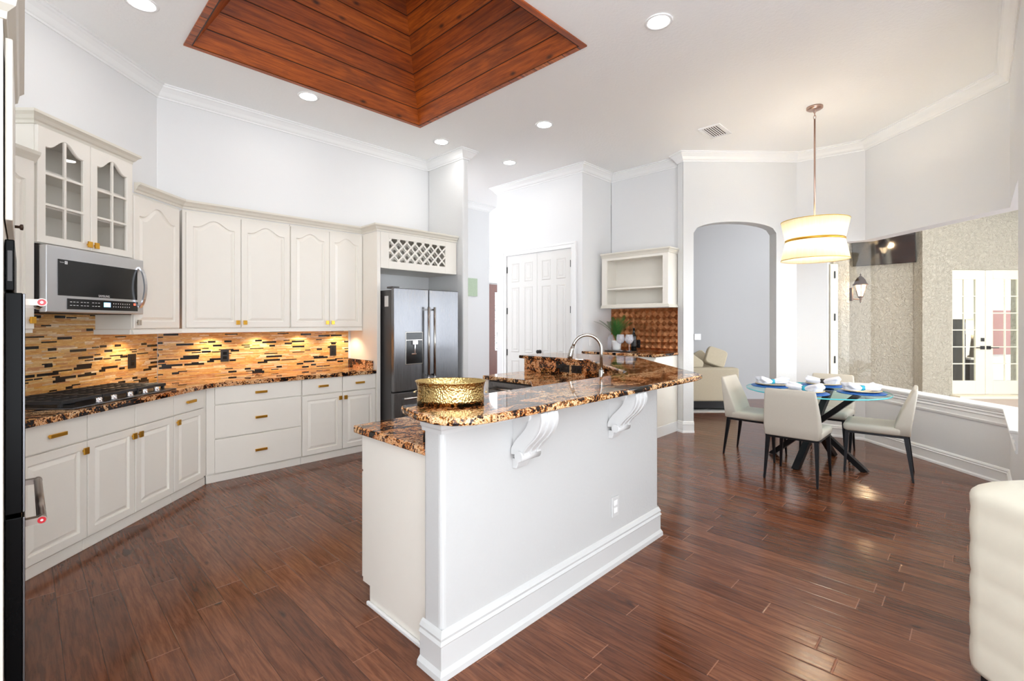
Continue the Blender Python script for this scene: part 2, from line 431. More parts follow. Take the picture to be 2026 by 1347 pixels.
def m_shade():
    t = NT('string_shade'); o = t.obj(); x, y, z = t.xyz(o); ang = t.M('ARCTAN2', y, x)
    n = t.noise(t.vec(t.M('MULTIPLY', ang, 26.0), t.M('MULTIPLY', z, 3.0), 0.0), 1, 4, .6)[0]
    col = t.mix(n, lin(246, 236, 208), lin(255, 252, 240))
    d = t.n('ShaderNodeBsdfDiffuse'); tl = t.n('ShaderNodeBsdfTranslucent'); mx = t.n('ShaderNodeMixShader'); mx.inputs[0].default_value = .55
    t.link(col, d.inputs[0]); t.link(col, tl.inputs[0]); t.link(d.outputs[0], mx.inputs[1]); t.link(tl.outputs[0], mx.inputs[2])
    t.link(mx.outputs[0], t.out.inputs[0]); t.t.nodes.remove(t.b); return t.m
MT['shade'] = m_shade()
def m_blue():
    t = NT('blue_woven_charger'); o = t.obj(); x, y, z = t.xyz(o)
    r = t.M('SQRT', t.M('ADD', t.M('MULTIPLY', x, x), t.M('MULTIPLY', y, y)))
    w = t.M('SINE', t.M('MULTIPLY', r, 900.0)); n = t.noise(o, 60, 3)[0]
    t.set(t.mix(n, lin(8, 72, 150), lin(30, 120, 205)), .45); t.bump(t.M('ADD', w, n), .4, .004); return t.m
MT['blue'] = m_blue()
def m_leaf():
    t = NT('palm_leaf'); o = t.obj(); n = t.noise(o, 25, 3)[0]
    t.set(t.mix(n, lin(20, 66, 28), lin(66, 128, 52)), .45); return t.m
MT['leaf'] = m_leaf()
def m_screen():
    t = NT('dark_tv_screen'); t.set((.012, .012, .014), .06); t.b.inputs['IOR'].default_value = 2.6; return t.m
MT['screen'] = m_screen()
def m_leaded():
    t = NT('leaded_glass'); o = t.obj()
    v = t.n('ShaderNodeTexVoronoi', feature='DISTANCE_TO_EDGE'); v.inputs['Scale'].default_value = 9; t.link(o, v.inputs['Vector'])
    e = t.M('LESS_THAN', v.outputs['Distance'], .05)
    t.set(t.mix(e, lin(208, 224, 230), lin(60, 64, 70)), .2); t.b.inputs['Emission Color'].default_value = (.8, .92, 1, 1)
    t.link(t.M('MULTIPLY', t.M('SUBTRACT', 1.0, e), .45), t.b.inputs['Emission Strength']); return t.m
MT['leaded'] = m_leaded()
MT['daypane'] = m_emit('daylit_pane', (.93, .97, 1), .9)

# ---------------------------------------------------------------- room shell
def structure(g, name, mat, **kw):
    o = g.build(name, mat, **kw); o['kind'] = 'structure'; return o

P0 = (6.04, 2.76); P1 = (7.12, 1.71); P2 = (7.21, .99); P3 = (6.05, -.20); P4 = (4.85, -.20); P5 = (3.95, -.20)

structure(G().box(-1.6, 11, -2.9, 10.6, -.06, 0), 'floor', MT['floor'])

# ceiling with the square opening of the timber coffer
cx0, cx1, cy0, cy1 = .895, 3.155, 2.24, 4.535
g = G()
outer = [(-3.4, -4.2), (4.05, -4.2), (4.05, -.36), (6.16, -.36), (7.40, .92), (7.30, 1.80), (10.4, 1.80), (10.4, 10.4), (-3.4, 10.4)]
hole = [(cx0, cy0), (cx1, cy0), (cx1, cy1), (cx0, cy1)]
bm = bmesh.new()
ov = [bm.verts.new((x, y, CEIL)) for x, y in outer]; hv = [bm.verts.new((x, y, CEIL)) for x, y in hole]
ed = [bm.edges.new((ov[i], ov[(i+1) % len(ov)])) for i in range(len(ov))] + [bm.edges.new((hv[i], hv[(i+1) % 4])) for i in range(4)]
bmesh.ops.triangle_fill(bm, use_beauty=True, use_dissolve=False, edges=ed)
me = bpy.data.meshes.new('ceiling'); bm.to_mesh(me); bm.free(); me.materials.append(MT['ceiling'])
ceil = bpy.data.objects.new('ceiling', me); COL.objects.link(ceil); ceil['kind'] = 'structure'
sm = ceil.modifiers.new('s', 'SOLIDIFY'); sm.thickness = .12; sm.offset = -1
for f in me.polygons:
    pass
if me.polygons[0].normal.z > 0:
    bm = bmesh.new(); bm.from_mesh(me); bmesh.ops.reverse_faces(bm, faces=bm.faces); bm.to_mesh(me); bm.free()

# timber coffer: four sloping plank faces rising to a small flat top, and a timber edging strip
ccx, ccy = (cx0+cx1)/2, (cy0+cy1)/2
coffer = thing('trim_1', 'square pyramid ceiling recess lined with dark stained cedar planks', 'ceiling recess', (ccx, ccy, CEIL), kind='structure')
hx, hy = (cx1-cx0)/2-.03, (cy1-cy0)/2-.03
RISE, kt = 1.89, .80
for a, half, other in ((0, hx, hy), (pi/2, hy, hx), (pi, hx, hy), (3*pi/2, hy, hx)):
    # plank plane in its own coordinates: x along the boards, y up the slope
    L = sqrt(other**2 + RISE**2); d = .025
    vs = [(-half, 0, 0), (half, 0, 0), (half*(1-kt), L*kt, 0), (-half*(1-kt), L*kt, 0)]
    g = G(); g.add(vs + [(x, y, -d) for x, y, z in vs], [(0, 1, 2, 3), (7, 6, 5, 4), (0, 4, 5, 1), (1, 5, 6, 2), (2, 6, 7, 3), (3, 7, 4, 0)])
    o = g.build('cedar_panel', MT['cedar'], coffer)
    tilt = atan2(RISE, other)
    o.matrix_local = Matrix.Rotation(a, 4, 'Z') @ Matrix.Translation((0, -other, 0)) @ Matrix.Rotation(tilt, 4, 'X')
tx, ty = hx*(1-kt)+.02, hy*(1-kt)+.02
G().box(-tx, tx, -ty, ty, RISE*kt, RISE*kt+.03).build('cedar_top', MT['cedar'], coffer)
G().sweep([(-hx-.03, -hy-.03), (hx+.03, -hy-.03), (hx+.03, hy+.03), (-hx-.03, hy+.03)], [(0, -.012), (.045, -.012), (.045, .05), (0, .05)], closed=True).build('edging', MT['cedar'], coffer)

# kitchen walls
s5 = sqrt(.5)
structure(G().box(-.02, 1, 0, 1, 0, 1) if False else G().box(.88, 4.05, 5.5, 5.62, 0, CEIL), 'wall_back', MT['wall'])
structure(G().box(0, 2.95, 0, .12, 0, CEIL), 'wall_diagonal', MT['wall'], loc=(*D(1.56, 0), 0), rotz=pi/4)
structure(G().box(-1.05, -.93, .6, 3.30, 0, CEIL), 'wall_left', MT['wall'])
structure(G().box(3.955, 4.05, 4.74, 5.49, 0, CEIL), 'wall_stub', MT['texwall'], bevel=.02)
# hall
structure(G().box(4.06, 6.26, 6.72, 6.84, 0, CEIL), 'wall_hall', MT['wall'])
structure(G().box(6.14, 6.26, 6.845, 9.0, 0, CEIL), 'wall_foyer', MT['wall'])
structure(G().box(6.4, 10.4, 9.0, 9.12, 0, CEIL), 'wall_front', MT['wall'])
# pantry block and bar recess
structure(G().box(5.48, 5.60, 3.97, 5.69, 0, CEIL), 'wall_pantry', MT['wall'])
structure(G().box(5.60, 6.21, 3.97, 4.07, 0, CEIL), 'wall_pantry_side', MT['wall'])
structure(G().box(5.60, 8.2, 5.59, 5.69, 0, CEIL), 'wall_pantry_end', MT['wall'])
structure(G().box(6.21, 6.33, 2.87, 3.96, 0, CEIL), 'wall_recess', MT['wall'])

# arch wall
ax, ay = P1[0]-P0[0], P1[1]-P0[1]; AL = sqrt(ax*ax+ay*ay); AR = atan2(ay, ax)
def arch_wall():
    g = G(); T = .16; x0, x1 = .135, 1.235; zs, zt = 2.615, 2.765
    n = 24; pts = [(x0 + (x1-x0)*i/n) for i in range(n+1)]
    zc = lambda x: zs + (zt-zs)*sqrt(max(0, 1-((x-(x0+x1)/2)/((x1-x0)/2))**2))**.9
    g.box(0, x0, 0, T, 0, CEIL); g.box(x1, AL, 0, T, 0, CEIL)
    low = [(x, zc(x)) for x in pts]
    vs = []
    for yy in (0, T):
        vs += [(x, yy, z) for x, z in low] + [(x, yy, CEIL) for x in pts]
    m = n+1; fs = []
    for i in range(n):
        fs.append((i, i+1, m+i+1, m+i)); fs.append((2*m+i+1, 2*m+i, 3*m+i, 3*m+i+1)); fs.append((i+1, i, 2*m+i, 2*m+i+1))
    g.add(vs, fs)
    return g
structure(arch_wall(), 'wall_arch', MT['texwall'], loc=(*P0, 0), rotz=AR)
structure(G().prism([(6.09, 2.86), (6.20, 2.86), (6.20, 2.80), (6.05, 2.775)], 0, CEIL), 'wall_recess_return', MT['texwall'])

# breakfast bay: walls below and above the wrap-round window, with thickness outwards
SILL, HEAD, BT = .66, 2.45, .17
tw = .47
W0 = (P1[0]+(P2[0]-P1[0])*tw, P1[1]+(P2[1]-P1[1])*tw)
prof = lambda z0, z1, t=BT: [(0, z0), (0, z1), (-t, z1), (-t, z0)]   # room is on the left of the path P5->P1
bay = [P4, P3, P2, W0]
structure(G().sweep([P5, P4, P3, P2, W0, P1], prof(0, SILL)), 'wall_bay_lower', MT['wall'])
structure(G().sweep([P5, P4, P3, P2, W0, P1], prof(HEAD, CEIL)), 'wall_bay_upper', MT['wall'])
structure(G().sweep([W0, P1], prof(SILL, HEAD)), 'wall_bay_pier', MT['wall'])
structure(G().sweep([P5, P4], prof(SILL, HEAD)), 'wall_bay_jamb', MT['wall'])
structure(G().box(1.5, 4.07, -2.32, -2.2, 0, CEIL), 'shade_wall_family', MT['wall'])  # unseen wall, added to cut the fill light on the island bar
structure(G().box(3.95, 4.07, -2.19, -.38, 0, CEIL), 'shade_wall_family_side', MT['wall'])  # unseen return wall, added with it to dim the bar side
# frameless mitred glass
def offs(path, d):
    P = [Vector(p) for p in path]; r = []
    for k in range(len(P)):
        t0 = (P[k]-P[k-1]).normalized() if k else (P[1]-P[0]).normalized()
        t1 = (P[k+1]-P[k]).normalized() if k < len(P)-1 else t0
        n0 = Vector((-t0.y, t0.x)); n1 = Vector((-t1.y, t1.x)); m = n0+n1; m = m/m.dot(n0)
        r.append(P[k]+m*d)
    return r
go, gi = offs(bay, -.125), offs(bay, -.115)
for i in range(3):
    a, b = (.002, -.002)
    q = [gi[i], gi[i+1], go[i+1], go[i]]
    o = structure(G().prism([(p.x, p.y) for p in q], SILL+.022, HEAD), 'window_%d' % (i+1), MT['glass'])
# sill with stepped apron moulding
structure(G().sweep(bay, [(.045, SILL+.0), (.045, SILL+.022), (-.165, SILL+.022), (-.165, SILL)]), 'trim_2', MT['trim'], bevel=.005)
structure(G().sweep(bay, [(0, SILL-.14), (.012, SILL-.14), (.018, SILL-.12), (.012, SILL-.112), (.012, SILL-.075), (.022, SILL-.066), (.016, SILL-.055), (.016, SILL-.045), (.03, SILL-.034), (.024, SILL-.024), (.036, SILL-.012), (.036, SILL), (0, SILL)]), 'trim_3', MT['trim'])

# crown mouldings (room is on the left of every path)
def crownprof(z=CEIL, s=1.0):
    p = [(0, -.115), (.010, -.115), (.012, -.100), (.020, -.096), (.030, -.085), (.045, -.060), (.070, -.034), (.082, -.026), (.084, -.014), (.098, -.012), (.098, 0), (0, 0)]
    return [(d*s, z+h*s) for d, h in p]
k = 0
def crown(path):
    global k; k += 1
    structure(G().sweep(path, crownprof()), 'trim_%d' % (10+k), MT['trim'])
dw = D(4.51, 0)
crown([(4.05, 5.45), (4.05, 4.74), (3.955, 4.74), (3.955, 5.5), (dw[0], 5.5), D(1.6, 0)])
crown([(6.26, 8.9), (6.26, 6.72), (4.06, 6.72)])
crown([P5, P4, P3, P2, P1, P0, (6.09, 2.86), (6.21, 2.86), (6.21, 3.97), (5.48, 3.97), (5.48, 5.69), (6.2, 5.69)])

# baseboards
bbp = [(0, 0), (.028, 0), (.026, .018), (.014, .03), (.014, .105), (.020, .112), (.013, .122), (.016, .132), (.008, .145), (0, .15)]
structure(G().sweep([P5, P3, P2, P1, (P1[0]+(P0[0]-P1[0])*.18, P1[1]+(P0[1]-P1[1])*.18)], bbp), 'baseboard_bay', MT['trim'])
structure(G().sweep([(P0[0]+ax*.09, P0[1]+ay*.09), P0, (6.09, 2.855)], bbp), 'baseboard_arch', MT['trim'])
structure(G().sweep([(4.055, 5.45), (4.055, 4.735), (3.95, 4.735), (3.95, 4.84)], bbp), 'baseboard_stub', MT['trim'])

# living room seen through the arch
lw0, lw1 = W(.8, 9.0), W(4.75, 9.0)
LA = atan2(lw1[1]-lw0[1], lw1[0]-lw0[0])
structure(G().box(0, 5.2, 0, .12, 0, CEIL), 'wall_living', MT['greywall'], loc=(*lw0, 0), rotz=LA)

# ---------------------------------------------------------------- cabinet pieces (local frame: front faces -y)
def ringpts(x0, x1, z0, z1, y, arch=0.0, nt=28, ns=4):
    pts = [(x0+(x1-x0)*i/ns, y, z0) for i in range(ns)]
    zt = lambda s: z1 - arch + arch*(.5+.5*cos(pi*min(1, abs(s)/.86)))
    pts += [(x1, y, z0+(zt(1)-z0)*i/ns) for i in range(ns)]
    pts += [(x1+(x0-x1)*i/nt, y, zt(1-2*i/nt)) for i in range(nt)]
    pts += [(x0, y, zt(-1)+(z0-zt(-1))*i/ns) for i in range(ns)]
    return pts
def panel_door(x0, x1, z0, z1, y=0, t=.02, fr=.055, arch=0.0):
    g = G(); R = ringpts; f = y-t
    rings = [R(x0, x1, z0, z1, y), R(x0, x1, z0, z1, f+.003), R(x0+.003, x1-.003, z0+.003, z1-.003, f),
             R(x0+fr, x1-fr, z0+fr, z1-fr, f, arch), R(x0+fr+.005, x1-fr-.005, z0+fr+.005, z1-fr-.005, f+.012, arch),
             R(x0+fr+.012, x1-fr-.012, z0+fr+.012, z1-fr-.012, f+.013, arch), R(x0+fr+.036, x1-fr-.036, z0+fr+.036, z1-fr-.036, f+.002, arch)]
    return g.loft(rings, True, False)
def flat_front(x0, x1, z0, z1, y=0, t=.02):
    return G().box(x0, x1, y-t, y, z0, z1)
def bar_pull(parent, x, z, y=-.02, w=.105):
    g = G().box(x-w/2, x+w/2, y-.026, y-.012, z-.011, z+.011)
    for s in (-1, 1): g.box(x+s*w*.38-.006, x+s*w*.38+.006, y-.013, y, z-.006, z+.006)
    return g.build('handle', MT['brass'], parent, bevel=.0015)
def tab_pull(parent, x, z, y=-.02, mat='brass'):
    g = G().box(x-.017, x+.017, y-.026, y-.016, z-.021, z+.021); g.box(x-.006, x+.006, y-.017, y, z-.006, z+.006)
    return g.build('knob', MT[mat], parent, bevel=.0015)

def base_unit(label, x0, x1, loc, rotz, fronts, body=None, depth=.60, group='base cabinets along the range wall'):
    t = thing('base_cabinet', label, 'cabinet', loc, rotz, group)
    g = G()
    bx0, bx1 = body if body else (x0, x1)
    g.box(bx0+.001, bx1-.001, 0, depth, .085, .862); g.box(bx0+.001, bx1-.001, .018, depth, 0, .085)
    g.build('carcass', MT['cab'], t)
    G().box(bx0+.001, bx1-.001, .008, .018, .0, .07).build('toe_kick', MT['cab'], t, bevel=.004)
    for f in fronts:
        kind, a, b, c, d = f[:5]
        if kind == 'drawer':
            o = flat_front(a+.003, b-.003, c, d).build('drawer', MT['cab'], t, bevel=.004)
            bar_pull(o, (a+b)/2, (c+d)/2)
        elif kind == 'false':
            flat_front(a+.003, b-.003, c, d).build('false_front', MT['cab'], t, bevel=.004)
        else:
            o = panel_door(a+.003, b-.003, c, d, fr=.05).build('door', MT['cab'], t)
            tab_pull(o, b-.03 if f[5] == 'r' else a+.03, d-.055)
    return t

# diagonal (cooktop) run: local x = u - 3.44
DL = (*D(3.44, .602), 0); DR = pi/4
q = lambda u: u-3.44
ZD = (.70, .862)
base_unit('white base cabinet by the wall oven, one wide drawer over one door', 0, 1, DL, DR,
          [('drawer', q(2.62), q(3.05), *ZD), ('door', q(2.62), q(3.05), .085, .692, 'r')], (q(2.62), q(3.05)))
base_unit('white base cabinet under the gas cooktop with two blank fronts over twin doors', 0, 1, DL, DR,
          [('false', q(3.052), q(3.441), *ZD), ('false', q(3.441), q(3.836), *ZD),
           ('door', q(3.052), q(3.441), .085, .692, 'r'), ('door', q(3.441), q(3.836), .085, .692, 'l')], (q(3.05), q(3.837)))
base_unit('narrow white base cabinet right of the cooktop with one drawer over one door', 0, 1, DL, DR,
          [('drawer', q(3.839), q(4.216), *ZD), ('door', q(3.839), q(4.216), .085, .692, 'l')], (q(3.837), q(4.274)))
# back run: local x = world x, front plane y = 4.91
BL = (0, 4.910, 0)
base_unit('white base cabinet at the corner with three stacked wide drawers', 0, 1, BL, 0,
          [('drawer', 1.2, 1.97, .704, .862), ('drawer', 1.2, 1.97, .397, .696), ('drawer', 1.2, 1.97, .085, .389)], (1.139, 1.97), .585)
base_unit('white base cabinet beside the refrigerator panel, two drawers over two doors', 0, 1, BL, 0,
          [('drawer', 1.972, 2.402, *ZD), ('drawer', 2.402, 2.797, *ZD), ('door', 1.972, 2.402, .085, .692, 'r'), ('door', 2.402, 2.797, .085, .692, 'l')], (1.97, 2.797), .585)

# worktop, L-shaped round the 135 degree corner
yb, cz0, cz1 = 5.495, .866, .905
fy = 4.856
def Dc(u, p): return D(u, p)
uc = (fy + (fy - 4.62 + .667*sqrt(2)))/sqrt(2)
corner = (fy-4.62+.667*sqrt(2), fy)
c0 = Vector(corner); sm_ = []
for tt in range(5):
    a = Vector(D(uc-.14, .667)); b = Vector((corner[0]+.14, fy)); s = tt/4
    sm_.append(tuple((1-s)**2*a + 2*s*(1-s)*c0 + s*s*b))
poly = [D(2.60, .005), D(2.60, .667)] + sm_ + [(2.735, fy), (2.755, fy+.02), (2.755, 4.875), (2.797, 4.875), (2.797, yb), (dw[0], yb)]
o = G().prism(poly, cz0, cz1).build('worktop', MT['granite'], bevel=.010, seg=3)
tag(o, 'polished black and gold granite worktop along the range wall', 'worktop')
o = G().box(2.772, 2.796, 4.94, 5.493, .906, 1.005).build('side_splash', MT['granite'], bevel=.002)
tag(o, 'short granite upstand at the end of the range worktop beside the tall panel', 'upstand')

# mosaic backsplashes
o = G().box(0, 4.50-2.58, -.008, 0, 0, .60).build('mosaic_backsplash', MT['mosaic'], None, (*D(2.58, .001), .906), pi/4)
tag(o, 'amber and black strip mosaic backsplash behind the cooktop', 'backsplash', 'strip mosaic backsplashes')
o = G().box(dw[0]+.005, 2.77, -.008, 0, 0, .477).build('mosaic_backsplash', MT['mosaic'], None, (0, 5.499, .906))
tag(o, 'amber and black strip mosaic backsplash on the straight wall left of the refrigerator', 'backsplash', 'strip mosaic backsplashes')

# wall outlets
def outlet(label, loc, rotz, mat, group=None, w=.07, h=.115, horiz=False, name='power_outlet'):
    t = thing(name, label, 'outlet', loc, rotz, group)
    if horiz: w, h = h, w
    G().box(-w/2, w/2, -.008, 0, -h/2, h/2).build('cover_plate', MT[mat[0]], t, bevel=.002)
    for s in (-1, 1):
        if horiz: G().box(s*.028-.016, s*.028+.016, -.011, -.006, -.017, .017).build('socket', MT[mat[1]], t, bevel=.002)
        else: G().box(-.017, .017, -.011, -.006, s*.022-.015, s*.022+.015).build('socket', MT[mat[1]], t, bevel=.002)
    return t
bk = ('blackmat', 'black')
outlet('black wall outlet on the mosaic beside the cooktop', (*D(4.193, .010), 1.105), pi/4, bk, 'black backsplash outlets', .085, .125)
outlet('black wall outlet on the mosaic above the three-drawer cabinet', (1.437, 5.490, 1.105), 0, bk, 'black backsplash outlets', .075, .125)
outlet('black wall outlet on the mosaic nearest the refrigerator', (2.578, 5.490, 1.109), 0, bk, 'black backsplash outlets', .075, .125)

# upper cabinets
def upper_box(t, x0, x1, z0, z1, depth):
    G().box(x0+.001, x1-.001, 0, depth, z0, z1).build('carcass', MT['cab'], t)
UG = 'cream wall cabinets'
UR = (*D(3.44, .291), 0)
u1 = thing('upper_cabinet', 'cream wall cabinet left of the microwave, mostly behind the wall oven', 'cabinet', UR, DR, UG)
upper_box(u1, q(2.62), q(3.040), 1.375, 2.50, .289)
o = panel_door(q(2.655), q(3.03), 1.40, 2.45, arch=.07).build('door', MT['cab'], u1); tab_pull(o, q(3.0), 1.455)
G().sweep([(q(2.62), 0), (q(3.044), 0)], [(0, 2.44), (-.012, 2.44), (-.03, 2.47), (-.045, 2.49), (-.05, 2.51), (0, 2.51)]).build('crown', MT['cabtop'], u1)
u2 = thing('upper_cabinet', 'tall cream wall cabinet over the microwave with two glazed arched doors', 'cabinet', UR, DR, UG)
gx0, gx1, gz0, gz1 = q(3.046), q(3.822), 1.945, 2.70
g = G(); g.box(gx0, gx0+.018, .001, .289, gz0, gz1).box(gx1-.018, gx1, .001, .289, gz0, gz1).box(gx0+.018, gx1-.018, .001, .289, gz0, gz0+.018).box(gx0+.018, gx1-.018, .001, .289, gz1-.018, gz1)
g.box(gx0+.018, gx1-.018, .279, .289, gz0+.018, gz1-.018)
g.build('carcass', MT['cab'], u2)
for z in (2.19, 2.42): G().box(gx0+.02, gx1-.02, .03, .277, z, z+.015).build('shelf', MT['cab'], u2)
def glass_door(x0, x1, knobside):
    g = G(); fr = .052; f = -.02
    R = ringpts
    outer = [R(x0, x1, gz0+.005, gz1-.008, 0), R(x0, x1, gz0+.005, gz1-.008, f+.003), R(x0+.003, x1-.003, gz0+.008, gz1-.011, f),
             R(x0+fr, x1-fr, gz0+fr, gz1-fr, f, .075), R(x0+fr+.004, x1-fr-.004, gz0+fr+.004, gz1-fr-.004, f+.006, .075), R(x0+fr+.004, x1-fr-.004, gz0+fr+.004, gz1-fr-.004, 0, .075), R(x0, x1, gz0+.005, gz1-.008, 0)]
    g.loft(outer, False, False)
    o = g.build('door', MT['cab'], u2)
    m = G(); xm = (x0+x1)/2
    m.box(xm-.008, xm+.008, f+.001, -.004, gz0+fr, gz1-fr-.004)
    for z in (gz0+fr+(gz1-gz0-2*fr)*.315, gz0+fr+(gz1-gz0-2*fr)*.62): m.box(x0+fr, x1-fr, f+.001, -.004, z-.008, z+.008)
    m.build('muntin', MT['cab'], o, bevel=.002)
    p = G(); a = R(x0+fr, x1-fr, gz0+fr, gz1-fr, -.0035, .075); b = R(x0+fr, x1-fr, gz0+fr, gz1-fr, -.001, .075)
    p.loft([a, b], True, False).build('glass_pane', MT['cabglass'], o)
    tab_pull(o, x1-.026 if knobside == 'r' else x0+.026, gz0+.045)
xm = (gx0+gx1)/2+.002
glass_door(gx0+.004, xm-.002, 'r'); glass_door(xm+.002, gx1-.006, 'l')
cpf = lambda z: [(0, z), (-.010, z), (-.012, z+.018), (-.022, z+.026), (-.032, z+.045), (-.046, z+.058), (-.05, z+.06), (-.05, z+.078), (0, z+.078)]
G().sweep([(gx0, .26), (gx0, 0), (gx1, 0), (gx1, .26)][::1], [(-d, z) for d, z in cpf(2.695)][::-1] if False else cpf(2.695)).build('crown', MT['cabtop'], u2)
u3 = thing('upper_cabinet', 'tall narrow cream wall cabinet right of the microwave with one arched door', 'cabinet', UR, DR, UG)
upper_box(u3, q(3.826), q(4.384), 1.385, 2.475, .289)
o = panel_door(q(3.832), q(4.362), 1.392, 2.455, arch=.10).build('door', MT['cab'], u3); tab_pull(o, q(3.862), 1.44, mat='nickel')
UB = (0, 5.208, 0)
u4 = thing('upper_cabinet', 'cream wall cabinet above the three-drawer cabinet with two wide arched doors', 'cabinet', UB, 0, UG)
upper_box(u4, 1.018, 1.97, 1.385, 2.475, .289)
o = panel_door(1.045, 1.500, 1.392, 2.455, arch=.07).build('door', MT['cab'], u4); tab_pull(o, 1.47, 1.44)
o = panel_door(1.504, 1.966, 1.392, 2.455, arch=.07).build('door', MT['cab'], u4); tab_pull(o, 1.534, 1.44)
u5 = thing('upper_cabinet', 'cream wall cabinet with two slim arched doors next to the refrigerator panel', 'cabinet', UB, 0, UG)
upper_box(u5, 1.972, 2.797, 1.385, 2.475, .289)
o = panel_door(1.978, 2.395, 1.392, 2.455, arch=.06).build('door', MT['cab'], u5); tab_pull(o, 2.365, 1.44)
o = panel_door(2.399, 2.793, 1.392, 2.455, arch=.06).build('door', MT['cab'], u5); tab_pull(o, 2.429, 1.44)

# continuous crown above and light rail below the wall cabinets
ENF = 4.862
cornU = (1.014, 5.189)
ca = D(3.830, .311)
path = [ca, cornU, (2.797, 5.189), (2.797, ENF), (3.948, ENF)]
o = G().sweep(path, cpf(2.478)).build('cabinet_crown', MT['cabtop'])
tag(o, 'long cream crown moulding running over the wall cabinets and wine rack', 'moulding')
o = G().sweep([D(3.828, .300), (1.009, 5.20), (2.795, 5.20)], [(-.012, 1.345), (-.012, 1.355), (-.006, 1.362), (-.002, 1.384), (.014, 1.384), (.014, 1.345)]).build('light_rail', MT['cab'])
tag(o, 'slim cream light rail under the wall cabinets', 'moulding')
o = G().box(q(3.812), q(3.826), 0, .285, 1.345, 1.384).build('rail_return', MT['cab'], None, UR, DR)
tag(o, 'short cream rail return under the tall cabinet right of the microwave', 'moulding')

# under-cabinet lights
def puck(loc, rotz, label):
    t = thing('puck_light', label, 'light', loc, rotz, 'under-cabinet puck lights')
    G().lathe([(0, 0), (.03, 0), (.03, -.012), (.026, -.014), (0, -.014)], seg=20).build('body', MT['nickel'], t)
    lamp('puck_lamp', 'SPOT', (0, 0, -.02), 2.4, (1, .80, .55), t, spot_size=radians(130), spot_blend=.6, shadow_soft_size=.02)
for x, nm in ((1.30, 'under the wall cabinet corner'), (1.74, 'over the three-drawer cabinet'), (2.18, 'over the middle of the straight backsplash'), (2.62, 'nearest the refrigerator panel')):
    puck((x, 5.36, 1.384), 0, 'small round light under a cream wall cabinet, ' + nm)
puck((*D(4.05, .16), 1.384), 0, 'small round light under the tall cabinet right of the microwave')

MT['steelb'] = plain('bright_stainless', (206, 207, 210), .3, 1.0, var=.01, bs=4)
# ---------------------------------------------------------------- microwave
mw = thing('microwave', 'stainless over-range microwave with black glass door under the glazed cabinet', 'microwave', (*D(3.44, .318), 0), DR)
mx0, mx1, mz0, mz1 = q(3.046), q(3.858), 1.505, 1.935
G().box(mx0+.006, mx1-.036, .002, .31, mz0+.004, mz1).build('housing', MT['darkgrey'], mw)
G().box(mx0, mx1, -.048, .0, mz0, mz1).build('front_panel', MT['steelb'], mw, bevel=.006)
G().box(q(3.125), q(3.79), -.0505, -.047, 1.617, 1.853).build('door_glass', MT['black'], mw, bevel=.001)
G().box(q(3.19), q(3.795), -.0505, -.047, 1.528, 1.600).build('control_panel', MT['black'], mw, bevel=.001)
G().box(q(3.478), q(3.535), -.0512, -.050, 1.552, 1.584).build('display', MT['screenblue'], mw)
for gx, n in ((3.21, 3), (3.29, 3), (3.38, 3)):
    g = G()
    for i in range(n):
        for z in (1.553, 1.576): g.box(q(gx+i*.024), q(gx+i*.024+.015), -.0511, -.0503, z, z+.0035)
    g.build('button_print', MT['print'], mw)
g = G()
for i in range(8):
    for z in (1.553, 1.576): g.box(q(3.56+i*.021), q(3.56+i*.021+.006), -.0511, -.0503, z, z+.006)
g.build('button_print', MT['print'], mw)
G().box(q(3.752), q(3.772), -.0511, -.0503, 1.572, 1.588).build('clock_light', MT['redled'], mw)
pts = []
for i in range(15):
    s = i/14; pts.append((q(3.815), -.05-.045*sin(pi*s)**.6, 1.56+.315*s))
g = G()
for a, b in zip(pts, pts[1:]): g.bar(a, b, .026, .012, (0, -1, 0))
g.build('handle', MT['steelb'], mw)
def text(body, size, parent, loc, rot, mat, name='lettering', ext=.0004, align='CENTER'):
    c = bpy.data.curves.new(name, 'FONT'); c.body = body; c.size = size; c.extrude = ext; c.align_x = align; c.align_y = 'CENTER'
    c.materials.append(MT[mat]); o = bpy.data.objects.new(name, c); COL.objects.link(o)
    me = bpy.data.meshes.new_from_object(o); bpy.data.objects.remove(o); me.name = name
    o = bpy.data.objects.new(name, me); COL.objects.link(o)
    o.location = loc; o.rotation_euler = rot
    if parent: o.parent = parent
    return o
text('SAMSUNG', .021, mw, (q(3.48), -.0510, 1.6285), (pi/2, 0, 0), 'print')
text('Sensor', .011, mw, (q(3.152), -.0510, 1.834), (pi/2, 0, 0), 'print')
g = G().box(q(3.172), q(3.192), -.0512, -.0503, 1.824, 1.844); g.build('sensor_badge', MT['print'], mw)
text('C', .016, mw, (q(3.182), -.0514, 1.834), (pi/2, 0, 0), 'black')
G().box(mx0+.02, mx1-.05, .01, .30, mz0-.006, mz0+.003).build('underside_vent', MT['blackmat'], mw)

